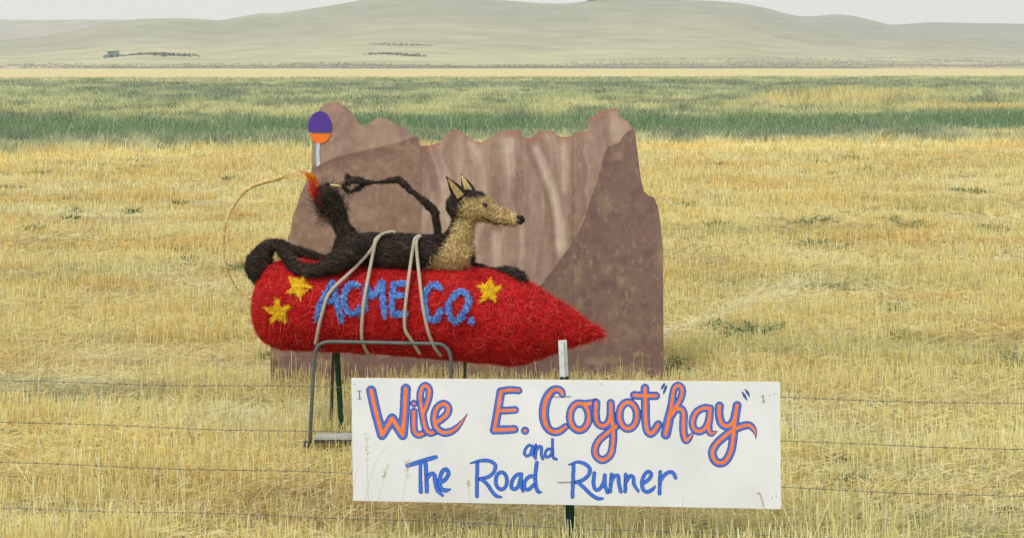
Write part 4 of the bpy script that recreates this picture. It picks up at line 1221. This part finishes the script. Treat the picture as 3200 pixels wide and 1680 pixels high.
def sdf(G, strokes, hw):
    """distance outside the stroke edge, and distance to its middle line"""
    e = np.full(len(G), 1e9); dm = np.full(len(G), 1e9); hwl = np.full(len(G), hw)
    for st in strokes:
        st = [(*p[:2], p[2] if len(p) > 2 else hw) for p in st]
        sp = np.array(spline(st, 14))
        for k in range(0, len(G), 40000):
            g = G[k:k + 40000]
            D = np.sqrt((g[:, None, 0] - sp[None, :, 0]) ** 2 + (g[:, None, 1] - sp[None, :, 1]) ** 2)
            E = D - sp[None, :, 2]
            j = E.argmin(1); em = E[np.arange(len(g)), j]
            rel = (D / np.maximum(sp[None, :, 2], 0.1)).min(1)
            e[k:k + 40000] = np.minimum(e[k:k + 40000], em)
            dm[k:k + 40000] = np.minimum(dm[k:k + 40000], rel)
    return e, dm

def paint_word(label, letters, style, step=1.0):
    allp = np.array([p[:2] for _, sts in letters for st in sts for p in st])
    x0, y0 = allp.min(0) - 18; x1, y1 = allp.max(0) + 18
    gx = np.arange(x0, x1, step); gy = np.arange(y0, y1, step)
    GX_, GY_ = np.meshgrid(gx, gy)
    G = np.stack([GX_.ravel(), GY_.ravel()], -1)
    col = np.zeros((len(G), 3)); emin = np.full(len(G), 1e9)
    for hw, sts in letters:
        e, rel = sdf(G, sts, hw)
        if style == 'big':
            c = lerp(np.broadcast_to(ORANGE, (len(G), 3)), PURP, sstep(0.29, 0.37, rel))
            c = lerp(c, BLUE, sstep(0.36, 0.43, rel))
            c = lerp(c, NAVY, sstep(-2.9, -1.6, e))
        elif style == 'quote':
            c = lerp(np.broadcast_to(BLUE * 0.7, (len(G), 3)), NAVY, sstep(-2.6, -1.2, e))
        else:
            c = lerp(np.broadcast_to(BLUE2, (len(G), 3)), NAVY2, sstep(-2.4, -1.0, e))
        k = e < 0.9
        col[k] = c[k]; emin = np.minimum(emin, e)
    br = fbm(G[:, 0] / 6, G[:, 1] / 12, 501, 3)
    col = col * (0.9 + 0.2 * br)[:, None]
    keep = (emin < 0.4).reshape(GX_.shape)
    fm = keep[:-1, :-1] & keep[1:, :-1] & keep[:-1, 1:] & keep[1:, 1:]
    ii = np.arange(len(G)).reshape(GX_.shape)
    q = np.stack([ii[:-1, :-1], ii[1:, :-1], ii[1:, 1:], ii[:-1, 1:]], -1)[fm]
    used = np.unique(q); remap = np.full(len(G), -1); remap[used] = np.arange(len(used))
    g = G[used]
    dpt = sign_d(g[:, 0])
    V = np.stack([(g[:, 0] - CX) / F * dpt, dpt, H - (g[:, 1] - HY) / F * dpt], -1) + np.array(SN) * 0.0012
    o = mesh_np('lettering', V, remap[q], M_letter, root_sign, cols=col[used])
    o['label'] = label
for wname, letters in BIG:
    paint_word('orange word %s outlined in blue' % ('"hay"' if wname == 'hay' else wname), [(hw / 3.073 * 1.12, [[(*p[:2], *(v * 1.12 for v in p[2:])) for p in st] for st in sts]) for hw, sts in letters], 'big')
for q_ in QUOTES:
    paint_word('blue painted quotation mark stroke', [(14 / 3.07, [q_])], 'quote')
for wname, hw, sts in SMALL:
    paint_word('blue painted word ' + wname, [(hw / 3.073, [s_]) for s_ in sts], 'small')
tag(root_sign, 'wide white hand-painted sign board hung on the wire fence in front of the rocket', 'sign')

# ------------------------------------------------------------------ fence
def fence():
    r = empty('wire_fence', P(1785, 1720, 7.4))
    m = (LB[1] - LA[1]) / (LB[0] - LA[0])
    def fd(X): return LA[1] + m * (X - LA[0]) + 0.028
    wires = [(0.825, 0.857, 'topmost barbed wire'), (0.594, 0.628, 'second barbed wire from the top'), (0.381, 0.396, 'third barbed wire from the top'), (0.131, 0.161, 'lowest barbed wire')]
    for zl, zr, lb in wires:
        bm = bmesh.new()
        XS = np.linspace(-4.6, 4.6, 120)
        ph = RNG.random() * 6
        def pos(X):
            t = (X + 2.75) / 5.3
            return Vector((X, fd(X), zl + (zr - zl) * t + 0.007 * math.sin(X * 1.4 + ph) + 0.003 * math.sin(X * 5 + ph)))
        for s in (0, math.pi):
            tube(bm, [pos(X) + Vector((0, 0.0011 * math.cos(X * 90 + s), 0.0011 * math.sin(X * 90 + s))) for X in np.linspace(-4.6, 4.6, 900)], 0.00105, 5)
        X = -4.6 + RNG.random() * 0.1
        while X < 4.6:
            p = pos(X)
            a = RNG.random() * 6
            for k in (0, 1.7):
                dv = Vector((0.25, math.cos(a + k), math.sin(a + k))).normalized() * 0.012
                tube(bm, [p - dv, p + dv], 0.0009, 4)
            tube(bm, [p + Vector((-0.006, 0, 0)), p + Vector((0.006, 0, 0))], 0.0028, 6)
            X += 0.115 + RNG.normal(0, 0.008)
        o = obj('wire', bm, M_wire, r); o['label'] = lb
    d = float(sign_d(1770)) + 0.06
    post = tpost(r, P(1763, 1176, d), P(1787, 1700, d) + Vector((0.003, 0, -0.1)), M_darkgreen, 0.046, flip=True)
    tip = tpost(r, P(1757.5, 1062, d), P(1763, 1175, d), M_whitepost, 0.044, 'post_tip', True)
    tip.parent = post; tip.matrix_parent_inverse = Matrix.Identity(4)
    tag(r, 'four-strand barbed wire fence with a green steel post tipped white', 'fence')
fence()

# ------------------------------------------------------------------ weeds and grasses
def weed_mesh(seed, spread, n, tone):
    g = np.random.default_rng(seed)
    ang = g.random(n) * 2 * math.pi; el = g.uniform(0.15, 1.25, n)
    L = g.uniform(0.2, 1.0, n)
    dirv = np.stack([np.cos(ang) * np.cos(el) * spread, np.sin(ang) * np.cos(el) * spread, np.sin(el)], -1)
    b0 = g.normal(0, 0.3, (n, 3)) * np.array([spread, spread, 0])
    p1 = b0 + dirv * (L * 0.55)[:, None]; p2 = p1 + dirv * (L * 0.45)[:, None] * np.array([1.2, 1.2, 0.55])
    sd = np.cross(dirv, g.normal(0, 1, (n, 3))); sd /= np.linalg.norm(sd, axis=1)[:, None]
    w_ = g.uniform(0.018, 0.045, n)[:, None]
    V = np.stack([b0 - sd * w_ * .5, b0 + sd * w_ * .5, p1 - sd * w_, p1 + sd * w_, p2 - sd * w_ * .15, p2 + sd * w_ * .15], 1)
    f = np.array([[0, 1, 3, 2], [2, 3, 5, 4]])
    q = (np.arange(n)[:, None, None] * 6 + f[None]).reshape(-1, 4)
    c = s2l(tone) * g.uniform(0.6, 1.4, (n, 1))
    o = mesh_np('weed', V.reshape(-1, 3), q, M_weed, cols=np.repeat(c, 6, 0))
    return o
protos = [weed_mesh(1, 1.0, 110, (96, 120, 78)), weed_mesh(2, 1.9, 120, (116, 132, 92)), weed_mesh(3, 1.3, 70, (104, 118, 70))]
def c7(u, v): return 2050 + u / 1.69, 300 + v / 1.69
def c8(u, v): return u / 1.502, 200 + v / 1.502
def c5(u, v): return 2400 + u / 2.331, 1100 + v / 2.331
WD = [(*c7(*p), s) for p, s in (((66, 400), 1.3), ((340, 360), .8), ((315, 535), .6), ((150, 580), .8), ((320, 690), 1.1), ((610, 660), 1.0), ((760, 680), 1.3), ((870, 665), .9), ((690, 738), .8), ((1140, 545), 1.2), ((1110, 525), .9), ((1030, 332), .9), ((1360, 325), .7),
      ((1620, 335), 1.0), ((1690, 512), .9), ((1600, 500), .8), ((1790, 716), 1.2), ((1100, 392), 1.1), ((860, 352), .9), ((240, 258), .9), ((560, 244), .8), ((1240, 665), .7), ((1370, 695), 1.0), ((1040, 625), .8), ((1260, 1132), 1.0), ((925, 1018), .6), ((345, 1225), .5), ((490, 1253), .8), ((800, 416), .8), ((1320, 1278), 1.0), ((820, 785), 1.3), ((1180, 322), .8), ((930, 415), .7), ((1860, 480), .9), ((640, 350), .6), ((1500, 340), .9), ((1000, 795), .8))]
WD += [(*c8(*p), s) for p, s in (((640, 458), 1.0), ((480, 474), .8), ((180, 515), 1.0), ((60, 583), .9), ((320, 636), .6), ((330, 728), 1.0), ((365, 692), .8), ((840, 658), 1.0), ((660, 494), 1.0), ((160, 785), .9), ((330, 962), .7), ((900, 925), .6), ((1090, 1305), .6), ((1152, 968), 1.0), ((850, 874), .7), ((1080, 545), .8), ((20, 525), .8), ((230, 500), .7), ((560, 498), .7), ((940, 440), 1.0), ((620, 700), 1.1))]
WD += [(2095, 1150, .7), (2120, 1130, .6), (2150, 1165, .6), (2085, 1185, .5), (838, 1120, .6)]
WD += [(*c5(*p), s) for p, s in (((1350, 175), .55), ((975, 185), .35), ((520, 785), .25), ((452, 955), .2), ((640, 935), .2), ((775, 1120), .3), ((1570, 650), .3), ((1750, 1160), .2), ((1420, 90), .5), ((1780, 80), .5), ((610, 1200), .2))]
for i, (px_, py_, s) in enumerate(WD):
    q3 = i if i < 3 else random.randrange(3)
    o = protos[q3] if i < 3 else protos[q3].copy()
    if i >= 3: C.objects.link(o)
    d = H * F / (py_ - HY)
    o.location = ((px_ - CX) / F * d, d, 0.0)
    k = (0.10 + 0.12 * s) * (1.0 if d > 12 else 0.55) * random.uniform(0.75, 1.15)
    o.scale = (k, k, k * random.uniform(0.7, 1.1)); o.rotation_euler = (0, 0, random.uniform(0, 6.28))
    tag(o, 'small low green weed tuft growing in the dry yellow stubble', 'weed', 'green weeds scattered over the stubble')

def grass_stems():
    M_stem = mat('seed_stem_mat', (196, 184, 138))
    spec = [((1160, 1700), (1152, 1590), (1148, 1450), (1143, 1345), 1, 'tall pale grass stem with a seed head, close to the sign edge under the W'),
            ((1128, 1700), (1140, 1570), (1172, 1450), (1218, 1380), 0, 'bare pale grass stem bending right across the lower left of the sign'),
            ((1100, 1690), (1102, 1560), (1112, 1480), (1128, 1440), 0, 'short bare grass stem at the very left edge of the sign'),
            ((1180, 1700), (1184, 1570), (1198, 1500), (1210, 1450), 1, 'thin grass stem with a light seed head left of the word The'),
            ((1250, 1700), (1256, 1580), (1268, 1500), (1278, 1430), 1, 'feathery seed head grass stem just left of the word The'),
            ((1476, 1700), (1472, 1590), (1466, 1540), (1462, 1500), 1, 'short grass stem with a drooping seed head left of the word Road')]
    for a, b, c, e, head, lb in spec:
        d = 7.05
        bm = bmesh.new()
        sp = [Vector(p) for p in spline([tuple(P(x, y_, d)) for x, y_ in (a, b, c, e)], 8)]
        tube(bm, sp, list(np.linspace(0.0014, 0.0007, len(sp))), 5)
        if head:
            g = np.random.default_rng(hash(lb) % 1000 if False else len(lb))
            for k in range(26):
                t = g.uniform(0.72, 1.0); p = sp[int(t * (len(sp) - 1))]
                q_ = p + Vector((g.normal(0, 0.010), g.normal(0, 0.006), g.normal(0.006, 0.008)))
                tube(bm, [p, p + (q_ - p) * 0.6, q_], [0.0004, 0.0015, 0.0005], 4)
        o = obj('grass_stem', bm, M_stem)
        tag(o, lb, 'grass stem', 'dry grass stems in front of the sign')
grass_stems()

# ------------------------------------------------------------------ haze
def haze():
    bm = bmesh.new(); box(bm, -4200, 4200, -60, 4600, -40, 260)
    m = bpy.data.materials.new('haze_mat'); m.use_nodes = True
    t = m.node_tree; t.nodes.clear()
    v = t.nodes.new('ShaderNodeVolumePrincipled')
    v.inputs['Color'].default_value = (0.93, 0.94, 0.95, 1); v.inputs['Density'].default_value = 0.00014; v.inputs['Anisotropy'].default_value = 0.2
    o_ = t.nodes.new('ShaderNodeOutputMaterial'); t.links.new(v.outputs[0], o_.inputs['Volume'])
    o = obj('haze', bm, m, None, False)
    tag(o, 'thin pale summer haze lying over the whole plain', 'haze', kind='stuff')
haze()
